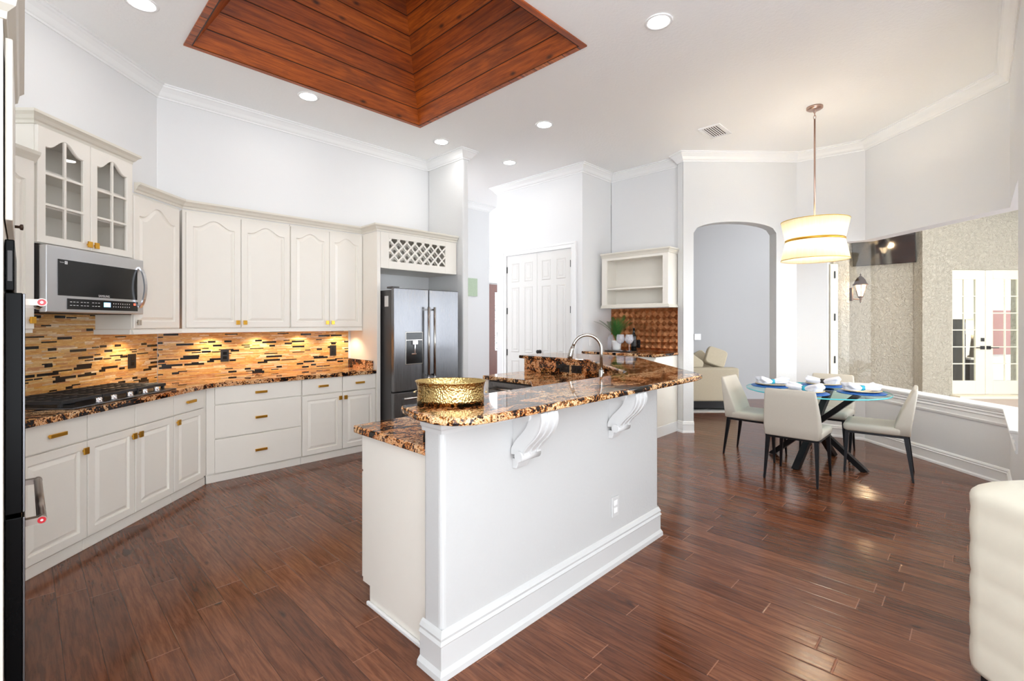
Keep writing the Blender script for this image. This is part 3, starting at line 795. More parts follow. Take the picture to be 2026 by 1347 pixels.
# ---------------------------------------------------------------- gas cooktop
ct = thing('gas_cooktop', 'stainless gas cooktop with black cast iron grates set in the worktop', 'cooktop', (*D(3.41, .36), .906), DR)
G().box(-.46, .46, -.262, .25, 0, .010).build('tray', MT['steel'], ct, bevel=.004)
for k3 in range(3):
    g = G(); a = -.455+.3035*k3; b = a+.298; y0, y1 = -.175, .24; zt = .052
    for yy in (y0, y1): g.box(a, b, yy-.008, yy+.008, .030, zt)
    for xx in (a+.008, b-.008): g.box(xx-.008, xx+.008, y0, y1, .030, zt)
    for i in range(1, 5): g.box(a+(b-a)*i/5-.005, a+(b-a)*i/5+.005, y0, y1, .038, zt+.002)
    for i in range(1, 4): g.box(a, b, y0+(y1-y0)*i/4-.005, y0+(y1-y0)*i/4+.005, .036, zt)
    for xx in (a+.015, b-.015):
        for yy in (y0+.01, y1-.01): g.box(xx-.01, xx+.01, yy-.01, yy+.01, .0101, .032)
    g.build('grate', MT['iron'], ct, bevel=.003)
for bx, by, r in ((-.30, -.08, .04), (-.30, .14, .035), (0, .04, .055), (.30, -.08, .035), (.30, .14, .04)):
    G().lathe([(0, .0101), (r, .0101), (r, .022), (r*.8, .024), (r*.8, .030), (0, .031)], (bx, by, 0), 20).build('burner', MT['blackmat'], ct)
for uu in (3.18, 3.30, 3.44, 3.58, 3.70):
    G().lathe([(0, .010), (.022, .010), (.022, .016), (.018, .018), (.019, .036), (.015, .042), (0, .042)], (uu-3.41, -.222, 0), 20).build('control_knob', MT['chrome'], ct)

# ---------------------------------------------------------------- refrigerator surround with wine rack
fs = thing('refrigerator_surround', 'tall cream refrigerator surround with lattice wine rack above', 'cabinet', (0, ENF, 0))
g = G(); g.box(2.80, 2.842, .0, .63, 0, 2.475)
g.build('side_panel', MT['cab'], fs, bevel=.003)
g = G(); x0, x1, z0, z1 = 2.844, 3.946, 2.065, 2.475
g.box(x0, x1, .02, .63, z0, z0+.018).box(x0, x1, .02, .63, z1-.018, z1).box(x0, x0+.018, .02, .63, z0+.018, z1-.018).box(x1-.018, x1, .02, .63, z0+.018, z1-.018).box(x0+.018, x1-.018, .60, .63, z0+.018, z1-.018)
g.build('wine_box', MT['cab'], fs)
ox0, ox1, oz0, oz1 = 2.952, 3.765, 2.150, 2.412
g = G(); g.box(x0, ox0, 0, .02, z0, z1).box(ox1, x1, 0, .02, z0, z1).box(ox0, ox1, 0, .02, z0, oz0).box(ox0, ox1, 0, .02, oz1, z1)
g.build('face_frame', MT['cab'], fs, bevel=.002)
def clipseg(p, d):
    ts = [-9, 9]
    for k, (lo, hi) in enumerate(((ox0, ox1), (oz0, oz1))):
        a, b = sorted(((lo-p[k])/d[k], (hi-p[k])/d[k])); ts[0] = max(ts[0], a); ts[1] = min(ts[1], b)
    return ts
for dz, yy in ((1, .006), (-1, .010), (1, .186), (-1, .190)):
    g = G()
    for i in range(-8, 16):
        p = (ox0+i*.115, oz0 if dz > 0 else oz1); d = (1, dz); a, b = clipseg(p, d)
        if b-a > .02: 
            for yo in (0,):
                g.bar((p[0]+a, yy+yo, p[1]+a*dz), (p[0]+b, yy+yo, p[1]+b*dz), .008, .020, (0, 0, 1))
    g.build('lattice', MT['cab'], fs)
G().box(3.785, 3.946, .30, .63, 0, 2.06).build('back_filler', MT['cab'], fs) if False else None

fr = thing('refrigerator', 'stainless french door refrigerator with water dispenser and long bar handles', 'refrigerator', (0, 4.62, 0))
rx0, rx1 = 2.866, 3.780
G().box(rx0+.004, rx1-.004, .062, .84, .02, 1.805).build('cabinet_body', MT['darkgrey'], fr)
mid = 3.335
dl = G().box(rx0, mid-.003, 0, .058, .668, 1.825).build('door', MT['steel'], fr, bevel=.008)
dr = G().box(mid+.003, rx1, 0, .058, .668, 1.825).build('door', MT['steel'], fr, bevel=.008)
fd = G().box(rx0, rx1, 0, .058, .06, .655).build('freezer_drawer', MT['steel'], fr, bevel=.008)
for d, x in ((dl, mid-.042), (dr, mid+.042)):
    g = G().tube([(x, -.058, .80), (x, -.058, 1.62)], .014, 14)
    g.bar((x, -.058, .83), (x, 0, .83), .022, .022).bar((x, -.058, 1.59), (x, 0, 1.59), .022, .022)
    g.build('handle', MT['nickel'], d)
    G().lathe([(0, 0), (.017, 0), (.017, .02), (0, .02)], (x, -.058, .79), 14).build('end_cap', MT['chrome'], d)
g = G().tube([(rx0+.09, -.058, .59), (rx1-.09, -.058, .59)], .014, 14)
for x in (rx0+.12, rx1-.12): g.bar((x, -.058, .59), (x, 0, .59), .022, .022, (0, 1, .1))
g.build('handle', MT['nickel'], fd)
dp = G().box(3.013, 3.247, -.006, .004, .962, 1.335).build('dispenser', MT['nickel'], dl, bevel=.004)
G().box(3.022, 3.238, -.010, .003, 1.245, 1.328).build('dispenser_screen', MT['black'], dp, bevel=.002)
G().box(3.022, 3.238, -.008, -.004, .972, 1.238).build('dispenser_recess', MT['black'], dp)
g = G().box(3.095, 3.165, -.028, -.008, 1.19, 1.235).box(3.122, 3.138, -.022, -.008, 1.08, 1.19).box(3.085, 3.15, -.020, -.008, 1.075, 1.09)
g.build('dispenser_spout', MT['chrome'], dp, bevel=.003)
G().box(rx0+.015, rx0+.10, .05, .17, 1.826, 1.845).build('hinge_cover', MT['darkgrey'], fr)
G().box(rx0+.002, rx0+.004, .12, .20, 1.62, 1.74).build('energy_sticker', MT['sticker'], fr)
G().box(rx0+.05, rx1-.05, .10, .80, 0, .02).build('feet', MT['blackmat'], fr)

# ---------------------------------------------------------------- island
isl_out = [(1.19, 1.56), (3.02, 1.56), (4.0, 2.54), (4.0, 3.56)]
isl_in = [(1.19, 1.69), (2.966, 1.69), (3.87, 2.594), (3.87, 3.56)]
isl = thing('island_half_wall', 'white textured half wall of the angled island with panelled baseboard', 'half wall', (0, 0, 0))
bmw = G().prism(isl_out + isl_in[::-1], 0, 1.043)
bmw.build('wall_core', MT['island'], isl, bevel=.022, seg=4)
bbi = [(-d*1.15, z*1.25) for d, z in bbp]
G().sweep([(1.19, 1.69)] + isl_out, bbi).build('baseboard', MT['islandtrim'], isl)
G().sweep([(1.19, 1.69), (1.19, 1.56), (1.60, 1.56)], [(0, .985), (-.006, .985), (-.008, 1.0), (-.014, 1.008), (-.016, 1.022), (-.024, 1.03), (-.024, 1.042), (0, 1.042)]).build('cap_moulding', MT['islandtrim'], isl)

poly = [(1.150, 1.80), (1.098, 1.60), (1.10, 1.50), (1.135, 1.42), (1.20, 1.375), (1.30, 1.356), (1.45, 1.352), (3.18, 1.352), (3.30, 1.372), (3.38, 1.43), (4.46, 2.52), (4.50, 2.60), (4.50, 3.63), (4.47, 3.66), (3.86, 3.66), (3.84, 3.64), (3.84, 2.70), (3.10, 1.86), (2.95, 1.80)]
o = G().prism(poly, 1.045, 1.080).build('bar_top', MT['granite'], bevel=.012, seg=3)
tag(o, 'polished angled black and gold granite bar top raised on the island half wall', 'bar top')
poly = [(1.205, 2.335), (1.205, 1.70), (2.962, 1.70), (3.862, 2.60), (3.862, 3.60), (3.26, 3.60), (3.26, 2.95), (2.645, 2.335)]
o = G().prism(poly, .866, .905).build('worktop', MT['granite'], bevel=.008, seg=3)
tag(o, 'lower granite island worktop around the sink behind the raised bar', 'worktop')
g = G().box(1.205, 2.90, 1.692, 1.712, .906, 1.044)
sp1 = g.build('granite_splash', MT['granite']); tag(sp1, 'granite upstand between the lower island worktop and the long bar arm', 'upstand')
sp2 = G().box(3.842, 3.862, 2.62, 3.56, .906, 1.044).build('granite_splash', MT['granite']); tag(sp2, 'granite upstand with dark outlets on the far island arm', 'upstand')
sp3 = G().box(0, 1.24, 0, .02, .906, 1.044).build('granite_splash', MT['granite'], None, (2.955, 1.712, 0), pi/4); tag(sp3, 'angled granite upstand behind the kitchen faucet', 'upstand')
for yy, nm in ((3.00, 'left'), (2.85, 'right')):
    outlet('dark horizontal outlet on the far granite upstand, %s of the pair' % nm, (3.841, yy, .975), -pi/2, bk, 'island upstand outlets', .075, .12, True)
outlet('white double outlet low on the island half wall', (2.477, 1.5585, .341), 0, ('islandtrim', 'white'), None, .072, .118)

ib = thing('island_cabinet', 'cream base cabinet under the lower island worktop, plain end panel', 'cabinet', (0, 0, 0))
g = G(); g.box(1.24, 2.60, 1.70, 2.295, .095, .864).box(1.24, 2.60, 1.70, 2.225, 0, .095); g.build('carcass', MT['cab'], ib)
for a, b in ((1.245, 1.69), (1.70, 2.14), (2.15, 2.59)):
    d = G().box(a, b, 2.296, 2.316, .11, .66).build('door', MT['cab'], ib, bevel=.003)
    d = G().box(a, b, 2.296, 2.316, .67, .855).build('drawer', MT['cab'], ib, bevel=.003)
G().sweep([(1.239, 2.225), (1.239, 1.70)], [(0, 0), (.012, 0), (.010, .012), (0, .018)][::1]).build('shoe_moulding', MT['trim'], ib) if False else None
G().box(1.224, 1.239, 1.74, 2.235, 0, .02).build('shoe_moulding', MT['trim'], ib, bevel=.005)
ic = thing('island_cabinet', 'cream corner sink cabinet and end panel of the far island arm', 'cabinet', (0, 0, 0))
g = G().prism([(2.61, 2.30), (2.61, 1.705), (2.955, 1.705), (3.855, 2.605), (3.855, 2.945), (3.29, 2.945)], 0, .864); g.build('sink_base', MT['cab'], ic)
G().box(3.29, 3.862, 3.545, 3.585, 0, .864).build('end_panel', MT['cab'], ic)
dwv = thing('dishwasher', 'stainless dishwasher with towel bar handle under the far island arm', 'dishwasher', (3.285, 3.245, 0), -pi/2)
G().box(-.288, .288, .02, .55, .09, .862).build('tub', MT['darkgrey'], dwv)
d = G().box(-.288, .288, 0, .02, .10, .85).build('door', MT['steel'], dwv, bevel=.004)
g = G().tube([(-.23, -.045, .79), (.23, -.045, .79)], .011, 12)
for x in (-.21, .21): g.bar((x, -.045, .79), (x, 0, .79), .018, .018, (0, 0, 1))
g.build('handle', MT['nickel'], d)
G().box(-.27, .27, .05, .5, 0, .089).build('plinth', MT['blackmat'], dwv)

# corbels
def corbel(x, label):
    t = thing('corbel', label, 'corbel', (x, 1.5595, 1.043), 0, 'carved corbels under the bar')
    fn = lambda d, z, x: (x, -d, z)
    def curve(pts, n=6):                                   # Catmull-Rom through the points
        P = [Vector((a, b)) for a, b in pts]; P = [P[0]*2-P[1]] + P + [P[-1]*2-P[-2]]; r = []
        for k in range(1, len(P)-2):
            for q_ in range(n):
                u = q_/n; a, b, c, d = P[k-1:k+3]
                r.append(tuple(.5*((2*b)+(c-a)*u+(2*a-5*b+4*c-d)*u*u+(3*b-a-3*c+d)*u**3)))
        return r+[tuple(P[-2])]
    outer = curve([(.186, -.001), (.192, -.035), (.180, -.080), (.150, -.122), (.112, -.158), (.086, -.190), (.084, -.205)])
    inner = curve([(.092, -.001), (.108, -.030), (.104, -.066), (.074, -.104), (.036, -.142), (.006, -.185), (.004, -.215)])
    G().extr([(0, -.001)] + inner + [(0, -.215)], fn, -.036, .036).build('web', MT['islandtrim'], t)
    def band(o_, i_, a, b, nm):
        g = G(); n = len(o_); rings = [[fn(*o_[k], a), fn(*o_[k], b), fn(*i_[k], b), fn(*i_[k], a)] for k in range(n)]
        g.loft(rings, True, False).build(nm, MT['islandtrim'], t, bevel=.002)
    band(outer, inner, -.054, .054, 'scroll_body')
    for a, b in ((-.058, -.034), (-.012, .012), (.034, .058)):
        band([(d+.008, z) for d, z in outer], [(d-.002, z) for d, z in outer], a, b, 'fillet')
    G().extr([(0, -.236), (.040, -.236), (.034, -.262), (.026, -.280), (0, -.284)], fn, -.040, .040).build('foot', MT['islandtrim'], t, bevel=.003)
    for z, dd, r in ((-.026, .112, .020), (-.214, .062, .024)):
        G().loft([[(xx, -dd+r*cos(2*pi*i/18), z+r*sin(2*pi*i/18)) for i in range(18)] for xx in (-.066, .066)], True, True).build('volute', MT['islandtrim'], t)
corbel(1.64, 'white scroll corbel under the bar top nearest its rounded end')
corbel(2.45, 'white scroll corbel under the bar top nearest the dining area')

# faucet
fc = thing('faucet', 'brushed nickel gooseneck pull-down faucet at the island sink', 'faucet', (3.17, 2.115, .906), 3*pi/4)   # local +x = towards the sink
G().lathe([(0, 0), (.03, 0), (.03, .006), (.022, .012), (.019, .05), (.019, .16), (.016, .165), (0, .165)], seg=20).build('body', MT['nickel'], fc)
pts = [(0, 0, .16), (0, 0, .30)] + [(.112-.112*cos(pi*i/16*.93), 0, .325+.112*sin(pi*i/16*.93)) for i in range(17)]
G().tube(pts, .0125, 14).build('gooseneck', MT['nickel'], fc)
ex, ez = pts[-1][0], pts[-1][2]
G().tube([(ex, 0, ez), (ex+.012, 0, ez-.03), (ex+.022, 0, ez-.075), (ex+.027, 0, ez-.10)], [.0145, .018, .021, .020], 16).build('spray_head', MT['nickel'], fc)
G().tube([(0, .019, .10), (0, .055, .115), (0, .085, .15)], [.009, .008, .006], 10).build('lever', MT['nickel'], fc)

# hammered brass basket on the bar
bk_ = thing('brass_tray', 'oval hammered brass basket standing on the end of the bar top', 'basket', (1.335, 1.685, 1.081), TH-pi/2)
prof = [(.0, .003), (.93, .003), (.955, .0), (.965, .02), (.945, .045), (.95, .07), (1.0, .10), (1.015, .102), (1.02, .098), (.985, .094), (.935, .07), (.93, .045), (.945, .02), (.90, .008), (0, .008)]
G().lathe([(r*.155, z) for r, z in prof], seg=64, sy=.70).build('bowl', MT['hammered'], bk_)
for s in (-1, 1):
    G().box(s*.158-.004, s*.158+.004, -.022, .022, .050, .054).build('handle_slot', MT['hammered'], bk_)

# ---------------------------------------------------------------- wall oven tower at the left edge
ot = thing('oven_tower', 'tall cream cabinet housing the double wall oven at the left edge', 'cabinet', (-.046, 2.0, 0), pi/2)
# local x = world y - 2.0, front faces world +x
G().box(.38, 1.36, .001, .60, 0, 2.50).build('carcass', MT['cab'], ot)
o = G().box(.44, 1.30, -.022, -.003, 1.80, 2.44).build('door', MT['cab'], ot, bevel=.003)
G().lathe([(0, 0), (.006, 0), (.006, .014), (.013, .018), (.013, .026), (0, .028)], seg=14).build('knob', MT['bronze'], o).matrix_local = Matrix.Translation((1.02, -.022, 1.86)) @ Matrix.Rotation(pi/2, 4, 'X')
G().sweep([(1.36, .3), (1.36, 0), (.38, 0), (.38, .3)][::-1], [(0, 2.475), (-.008, 2.475), (-.01, 2.50), (-.03, 2.52), (-.036, 2.56), (-.052, 2.58), (-.052, 2.62), (0, 2.62)]).build('crown', MT['cabtop'], ot)
ov = thing('double_oven', 'black and stainless double wall oven seen edge-on at the left', 'oven', (-.046, 2.5, 0), pi/2)
G().box(.02, .78, .002, .02, .10, 1.76).build('trim_frame', MT['ovenblack'], ov)
cp = G().box(0, .80, -.026, -.001, 1.555, 1.74).build('control_panel', MT['ovenblack'], ov, bevel=.004)
G().box(-.0015, .002, -.02, -.008, 1.59, 1.70).build('vent_slot', MT['darkgrey'], cp)
def oven_door(z0, z1, hz):
    d = G().box(0, .80, -.046, -.001, z0, z1).build('door', MT['ovenblack'], ov, bevel=.003)
    G().box(-.001, .801, -.053, -.046, z0+.002, z1-.002).build('steel_skin', MT['steel'], d, bevel=.002)
    G().tube([(.10, -.098, hz), (.76, -.098, hz)], .0145, 18).build('handle', MT['ovenmetal'], d)
    for x in (.105, .755):
        b = G().bar((x, -.053, hz), (x, -.098, hz), .024, .030, (1, 0, 0)); b.loft([[(xx, -.098+.0155*cos(2*pi*i/20), hz+.0155*sin(2*pi*i/20)) for i in range(20)] for xx in (x-.014, x+.014)], True, True)
        br = b.build('handle_bracket', MT['ovenmetal'], d)
    m = G().loft([[(xx, -.098+.0125*cos(2*pi*i/20), hz+.0125*sin(2*pi*i/20)) for i in range(20)] for xx in (.0895, .0925)], True, True).build('medallion', MT['red'], d)
    G().loft([[(xx, -.098+.0045*cos(2*pi*i/16), hz+.0045*sin(2*pi*i/16)) for i in range(16)] for xx in (.0885, .090)], True, True).build('medallion_hub', MT['chrome'], m)
oven_door(.745, 1.548, 1.518)
oven_door(.11, .730, .677)

# ---------------------------------------------------------------- pantry door
pd_ = thing('door_1', 'white double pantry door with raised panels and black hinges', 'door', (5.479, 4.807, 0), -pi/2, kind='structure')
# local x: + is towards the bar recess (world -y); front faces world -x
def leaf(x0, x1):
    g = G(); g.box(x0, x1, -.006, -.0005, .01, 2.497)
    o = g.build('door_leaf', MT['door'], pd_)
    w = x1-x0; c0 = [x0+.105, x0+.105+.14, x1-.105-.14, x1-.105]
    for a, b in ((c0[0], c0[1]), (c0[2], c0[3])):
        for z0, z1 in ((.20, .83), (.99, 1.98), (2.10, 2.365)):
            h = G(); f = -.006
            R = lambda i, y: [(a+i, y, z0+i), (b-i, y, z0+i), (b-i, y, z1-i), (a+i, y, z1-i)]
            h.loft([R(-.018, f), R(-.010, f-.006), R(0, f-.004), R(.006, f+.0045), R(.012, f+.0045), R(.034, f-.004)], False, False); h.add(R(.034, f-.004), [(0, 1, 2, 3)])
            h.build('raised_panel', MT['door'], o)
    return o
L1 = leaf(-.637, -.002); L2 = leaf(.002, .637)
for l, x in ((L1, -.640), (L2, .640)):
    for z in (2.285, 1.625, .96, .25): G().box(x-.009, x+.009, -.014, -.002, z-.05, z+.05).build('hinge', MT['blackmat'], l, bevel=.002)
G().lathe([(0, 0), (.028, 0), (.028, .006), (.012, .012), (.012, .035), (.027, .045), (.027, .062), (0, .068)], seg=20).build('door_knob', MT['blackmat'], L2).matrix_local = Matrix.Translation((.06, -.006, 1.0)) @ Matrix.Rotation(pi/2, 4, 'X')
cs = [(0, 0), (.018, 0), (.018, -.02), (.024, -.03), (.024, -.075), (.012, -.085), (0, -.088)]
g = G()
x_, zt_ = .652, 2.508
for s in (-1, 1):
    g.box(*sorted((s*x_, s*(x_+.085))), -.02, -.0005, 0, zt_+.085); g.box(*sorted((s*(x_+.055), s*(x_+.085))), -.028, -.02, 0, zt_+.085); g.box(*sorted((s*x_, s*(x_+.012))), -.024, -.02, 0, zt_+.012)
g.box(-x_, x_, -.02, -.0005, zt_, zt_+.085); g.box(-x_-.055, x_+.055, -.028, -.02, zt_+.055, zt_+.085); g.box(-x_, x_, -.024, -.02, zt_, zt_+.012)
g.build('casing', MT['trim'], pd_, bevel=.003)

# ---------------------------------------------------------------- dry bar in the recess
db = thing('base_cabinet', 'white base cabinet of the dry bar in the wall recess', 'cabinet', (5.47, 3.41, 0), -pi/2)
g = G().box(-.55, .545, .02, .735, .10, 1.005); g.box(-.55, .545, .02, .735, 0, .10); g.build('carcass', MT['cab'], db)
for a, b in ((-.545, -.005), (.005, .54)):
    o = panel_door(a, b, .12, .98, y=.02).build('door', MT['cab'], db); tab_pull(o, b-.03 if a < 0 else a+.03, .9, y=0)
o = G().box(.545, .550, .03, .62, .0, .13).build('side_skirting', MT['trim'], db)
o = G().prism([(5.445, 2.875), (5.455, 2.852), (6.10, 2.852), (6.14, 2.872), (6.205, 2.873), (6.205, 3.962), (5.445, 3.962)], 1.008, 1.042).build('worktop', MT['granite'], bevel=.008, seg=3)
tag(o, 'small dark granite counter of the dry bar', 'worktop')
# copper tile splash: pyramid tiles
g = G(); nx, nz = 12, 7; tw_, th_ = 1.075/nx, .60/nz
for i in range(nx):
    for j in range(nz):
        x0, z0 = i*tw_, j*th_; x1, z1 = x0+tw_-.0015, z0+th_-.0015; xm, zm = (x0+x1)/2, (z0+z1)/2
        c = [(x0, 0, z0), (x1, 0, z0), (x1, 0, z1), (x0, 0, z1)]
        if (i+j) % 2 == 0: pk = (x0+tw_*.28, -.014, zm)
        else: pk = (x0+tw_*.72, -.014, zm)
        m_ = [(xm, -.004, z0), (x1, -.004, zm), (xm, -.004, z1), (x0, -.004, zm)]
        pk = (xm, -.024, zm)
        vs = c + m_ + [pk]
        g.add(vs, [(4, 5, 8), (5, 6, 8), (6, 7, 8), (7, 4, 8), (0, 4, 7), (4, 1, 5), (5, 2, 6), (6, 3, 7)])
g.box(0, 1.075, 0, .004, 0, .60)
o = g.build('copper_backsplash', MT['copper'], None, (6.203, 3.960, 1.043), -pi/2); tag(o, 'embossed copper tile backsplash of the dry bar', 'backsplash')
outlet('small black outlet on the copper backsplash beside the bottle', (6.184, 3.50, 1.135), -pi/2, bk, None, .075, .115)
sh = thing('open_shelf', 'open cream wall shelf unit above the dry bar', 'shelf unit', (5.86, 3.375, 0), -pi/2)
x0, x1, z0, z1 = -.515, .50, 1.665, 2.36
g = G().box(x0, x0+.02, 0, .345, z0, z1).box(x1-.02, x1, 0, .345, z0, z1).box(x0+.02, x1-.02, 0, .345, z1-.02, z1).box(x0+.02, x1-.02, 0, .345, z0, z0+.02).box(x0+.02, x1-.02, .33, .345, z0+.02, z1-.02)
g.build('carcass', MT['cab'], sh)
g = G().box(x0, x0+.085, -.018, 0, z0, z1).box(x1-.075, x1, -.018, 0, z0, z1).box(x0+.085, x1-.075, -.018, 0, z1-.04, z1).box(x0+.085, x1-.075, -.018, 0, z0, z0+.03); g.build('face_frame', MT['cab'], sh, bevel=.002)
G().box(x0+.02, x1-.02, .005, .33, 1.905, 1.925).build('shelf', MT['cab'], sh)
cp2 = lambda z: [(0, z), (-.010, z), (-.016, z+.02), (-.03, z+.04), (-.042, z+.05), (-.042, z+.066), (0, z+.066)]
G().sweep([(x0+.001, -.018), (x1, -.018), (x1, .34)], cp2(2.355)).build('crown', MT['cabtop'], sh)
G().sweep([(x0+.001, -.018), (x1, -.018), (x1, .34)], [(0, z0+.02), (-.014, z0+.02), (-.018, z0+.005), (-.03, z0-.012), (-.03, z0-.024), (0, z0-.024)]).build('light_rail', MT['cabtop'], sh)
outlet('white outlet on the pantry side wall above the dry bar', (5.66, 3.969, 1.16), 0, ('white', 'white'), None)

# things on the dry bar
TZ = 1.043
tr = thing('serving_tray', 'thin black tray under the plant pot and wine glasses', 'tray', (5.80, 3.50, TZ), -pi/2)
g = G().prism([(-.24, -.12), (.16, -.12), (.16, .10), (-.24, .10)], 0, .008); g.build('tray_base', MT['blackmat'], tr, bevel=.003)
TZ2 = TZ+.009
pl = thing('potted_palm', 'small fern-like palm in a white ribbed pot on the dry bar', 'plant', (5.86, 3.655, TZ2))
prof = [(0, 0), (.046, 0), (.05, .004)] + [(.05+.018*i/6+(.002 if i % 2 else 0), .004+.13*i/6) for i in range(7)] + [(.062, .134), (.06, .12), (0, .12)]
G().lathe(prof, seg=28).build('pot', MT['white'], pl)
random.seed(11)
for i in range(13):
    a = 2*pi*i/13 + random.uniform(-.2, .2); tilt = random.uniform(.12, .85); Lf = random.uniform(.32, .43)
    g = G(); pts = []
    for k2 in range(9):
        s = k2/8; r = Lf*s*sin(tilt*(0.4+.6*s)); z = .12 + Lf*s*cos(tilt*(.4+.6*s))
        pts.append(Vector((r*cos(a), r*sin(a), z)))
    g.tube(pts, [.0035*(1-.7*j/8) for j in range(9)], 6)
    side = Vector((-sin(a), cos(a), 0))
    for k2 in range(1, 27):
        s = .2+.8*k2/27; j = min(7, int(s*8)); fp = s*8-j; p = pts[j].lerp(pts[j+1], fp); t_ = (pts[j+1]-pts[j]).normalized()
        ln = .085*(sin(pi*min(1, s*.93+.05))**.7)
        for sg in (-1, 1):
            tip = p + (side*sg*.75 + t_*.75 + Vector((0, 0, -.05))).normalized()*ln; wv = t_*.0034
            up = Vector((0, 0, .002))
            m_ = p.lerp(tip, .45)
            g.add([p-wv*.5, p+wv*.5, m_+wv+up, tip, m_-wv+up], [(0, 1, 2, 4), (4, 2, 3)], True)
    g.build('frond', MT['leaf'], pl)
def wine_glass(x, y, label):
    t = thing('wine_glass', label, 'glass', (x, y, TZ2), 0, 'wine glasses on the dry bar')
    G().lathe([(0, 0), (.034, 0), (.034, .002), (.006, .006), (.004, .02), (.004, .085), (.008, .095)], seg=24).build('stem', MT['wineglass'], t)
    G().lathe([(.008, .095), (.040, .115), (.057, .145), (.057, .17), (.047, .225), (.046, .225), (.055, .17), (.055, .147), (.038, .118), (0, .099)], seg=28).build('glass_bowl', MT['wineglass'], t)
wine_glass(5.72, 3.505, 'clear wine glass beside the white plant pot')
wine_glass(5.745, 3.385, 'clear wine glass nearer the dark bottle')
bt = thing('wine_bottle', 'dark green wine bottle on the dry bar behind the glasses', 'bottle', (5.90, 3.405, TZ2))
G().lathe([(0, 0), (.035, 0), (.038, .004), (.038, .19), (.034, .21), (.016, .245), (.0145, .255), (.0145, .30), (.0165, .302), (.0165, .312), (.013, .314), (0, .314)], seg=28).build('bottle_body', MT['bottleglass'], bt)
G().lathe([(.0385, .06), (.0388, .061), (.0388, .15), (.0385, .151)], seg=28).build('label', MT['blackmat'], bt)
gv = thing('glass_vase', 'pale clear glass vase left of the white plant pot', 'vase', (5.99, 3.83, TZ))
G().lathe([(0, 0), (.05, 0), (.052, .01), (.052, .17), (.03, .20), (.03, .22), (.028, .22), (.028, .20), (.049, .168), (.049, .012), (0, .008)], seg=28).build('vase_body', MT['wineglass'], gv)

# ---------------------------------------------------------------- ceiling fittings
def downlight(x, y, label):
    t = thing('recessed_light', label, 'ceiling light', (x, y, CEIL), 0, 'recessed ceiling lights')
    G().lathe([(.075, -.002), (.098, -.002), (.100, -.006), (.096, -.010), (.080, -.010), (.075, -.006)], seg=32).build('trim_ring', MT['white'], t)
    G().lathe([(0, -.004), (.079, -.004)], seg=32).build('lens', MT['led'], t)
    lamp('downlight_lamp', 'AREA', (0, 0, -.014), .2, (1, .98, .96), t, shape='DISK', size=.14)
downlight(.577, 4.155, 'round recessed ceiling light over the cooktop, at the top left of the photo')
downlight(1.957, 4.70, 'round recessed ceiling light between the timber recess and the back wall')
downlight(3.588, 4.714, 'round recessed ceiling light in front of the refrigerator')
downlight(4.083, 3.478, 'round recessed ceiling light beyond the far corner of the timber recess')
downlight(4.712, 4.647, 'smallest-looking round recessed light before the pantry door')
downlight(3.274, 1.685, 'large-looking round recessed light right of the timber recess')
vt = thing('air_vent', 'white louvred air vent in the ceiling', 'vent', (5.60, 2.18, CEIL))
g = G().sweep([(-.19, -.12), (.19, -.12), (.19, .12), (-.19, .12)], [(0, -.012), (.03, -.012), (.03, -.001), (0, -.001)], closed=True); g.build('frame', MT['white'], vt)
G().box(-.16, .16, -.09, .09, -.003, -.001).build('duct_opening', MT['blackmat'], vt)
for i in range(7):
    g = G(); yy = -.078+.026*i; g.bar((-.16, yy, -.007), (.16, yy, -.007), .009, .0016, (0, .6, 1)); g.build('louvre', MT['white'], vt)

# pendant over the dining table
TBL = (5.70, 1.205)
pn = thing('pendant_lamp', 'hourglass cream string pendant lamp with brass band over the dining table', 'pendant lamp', (*TBL, 0))
G().lathe([(0, -.001), (.075, -.001), (.075, -.02), (.06, -.03), (0, -.032)], (0, 0, CEIL), 32).build('canopy', MT['rosemetal'], pn)
g = G()
for i in range(3):
    z = CEIL-.045-.03*i; pts = [(.011*cos(2*pi*j/14)*(1 if i % 2 else 0), .011*cos(2*pi*j/14)*(0 if i % 2 else 1), z+.02*sin(2*pi*j/14)) for j in range(15)]
    g.tube(pts, .0028, 6)
g.build('chain', MT['rosemetal'], pn)
G().tube([(0, 0, CEIL-.125), (0, 0, 2.36)], .0085, 12).build('rod', MT['rosemetal'], pn)
ZS0, ZSM, ZS1 = 2.085, 2.285, 2.485
sd = G().lathe([(.305, ZS0), (.262, ZSM), (.305, ZS1), (.302, ZS1), (.259, ZSM), (.302, ZS0), (.305, ZS0)], seg=96).build('lamp_shade', MT['shade'], pn)
G().lathe([(.262, ZSM-.012), (.268, ZSM-.012), (.268, ZSM+.012), (.262, ZSM+.012)], seg=96).build('band', MT['brass'], sd)
for z in (ZS0, ZS1): G().lathe([(.304, z-.003), (.307, z-.003), (.307, z+.003), (.304, z+.003)], seg=96).build('shade_rim', MT['goldrim'], sd)
g = G()
for i in range(3): a = 2*pi*i/3+.4; g.tube([(0, 0, 2.37), (.26*cos(a), .26*sin(a), 2.30)], .003, 6)
g.build('spider', MT['rosemetal'], pn)
for i in range(3):
    a = 2*pi*i/3+1.2; G().lathe([(0, -.05), (.018, -.04), (.028, -.01), (.024, .02), (.012, .045), (.012, .065), (0, .065)], (.09*cos(a), .09*sin(a), 2.27), 16).build('bulb', MT['bulb'], pn)
    lamp('bulb_lamp', 'POINT', (.09*cos(a), .09*sin(a), 2.27), 3.4, (1, .91, .76), pn, shadow_soft_size=.04)

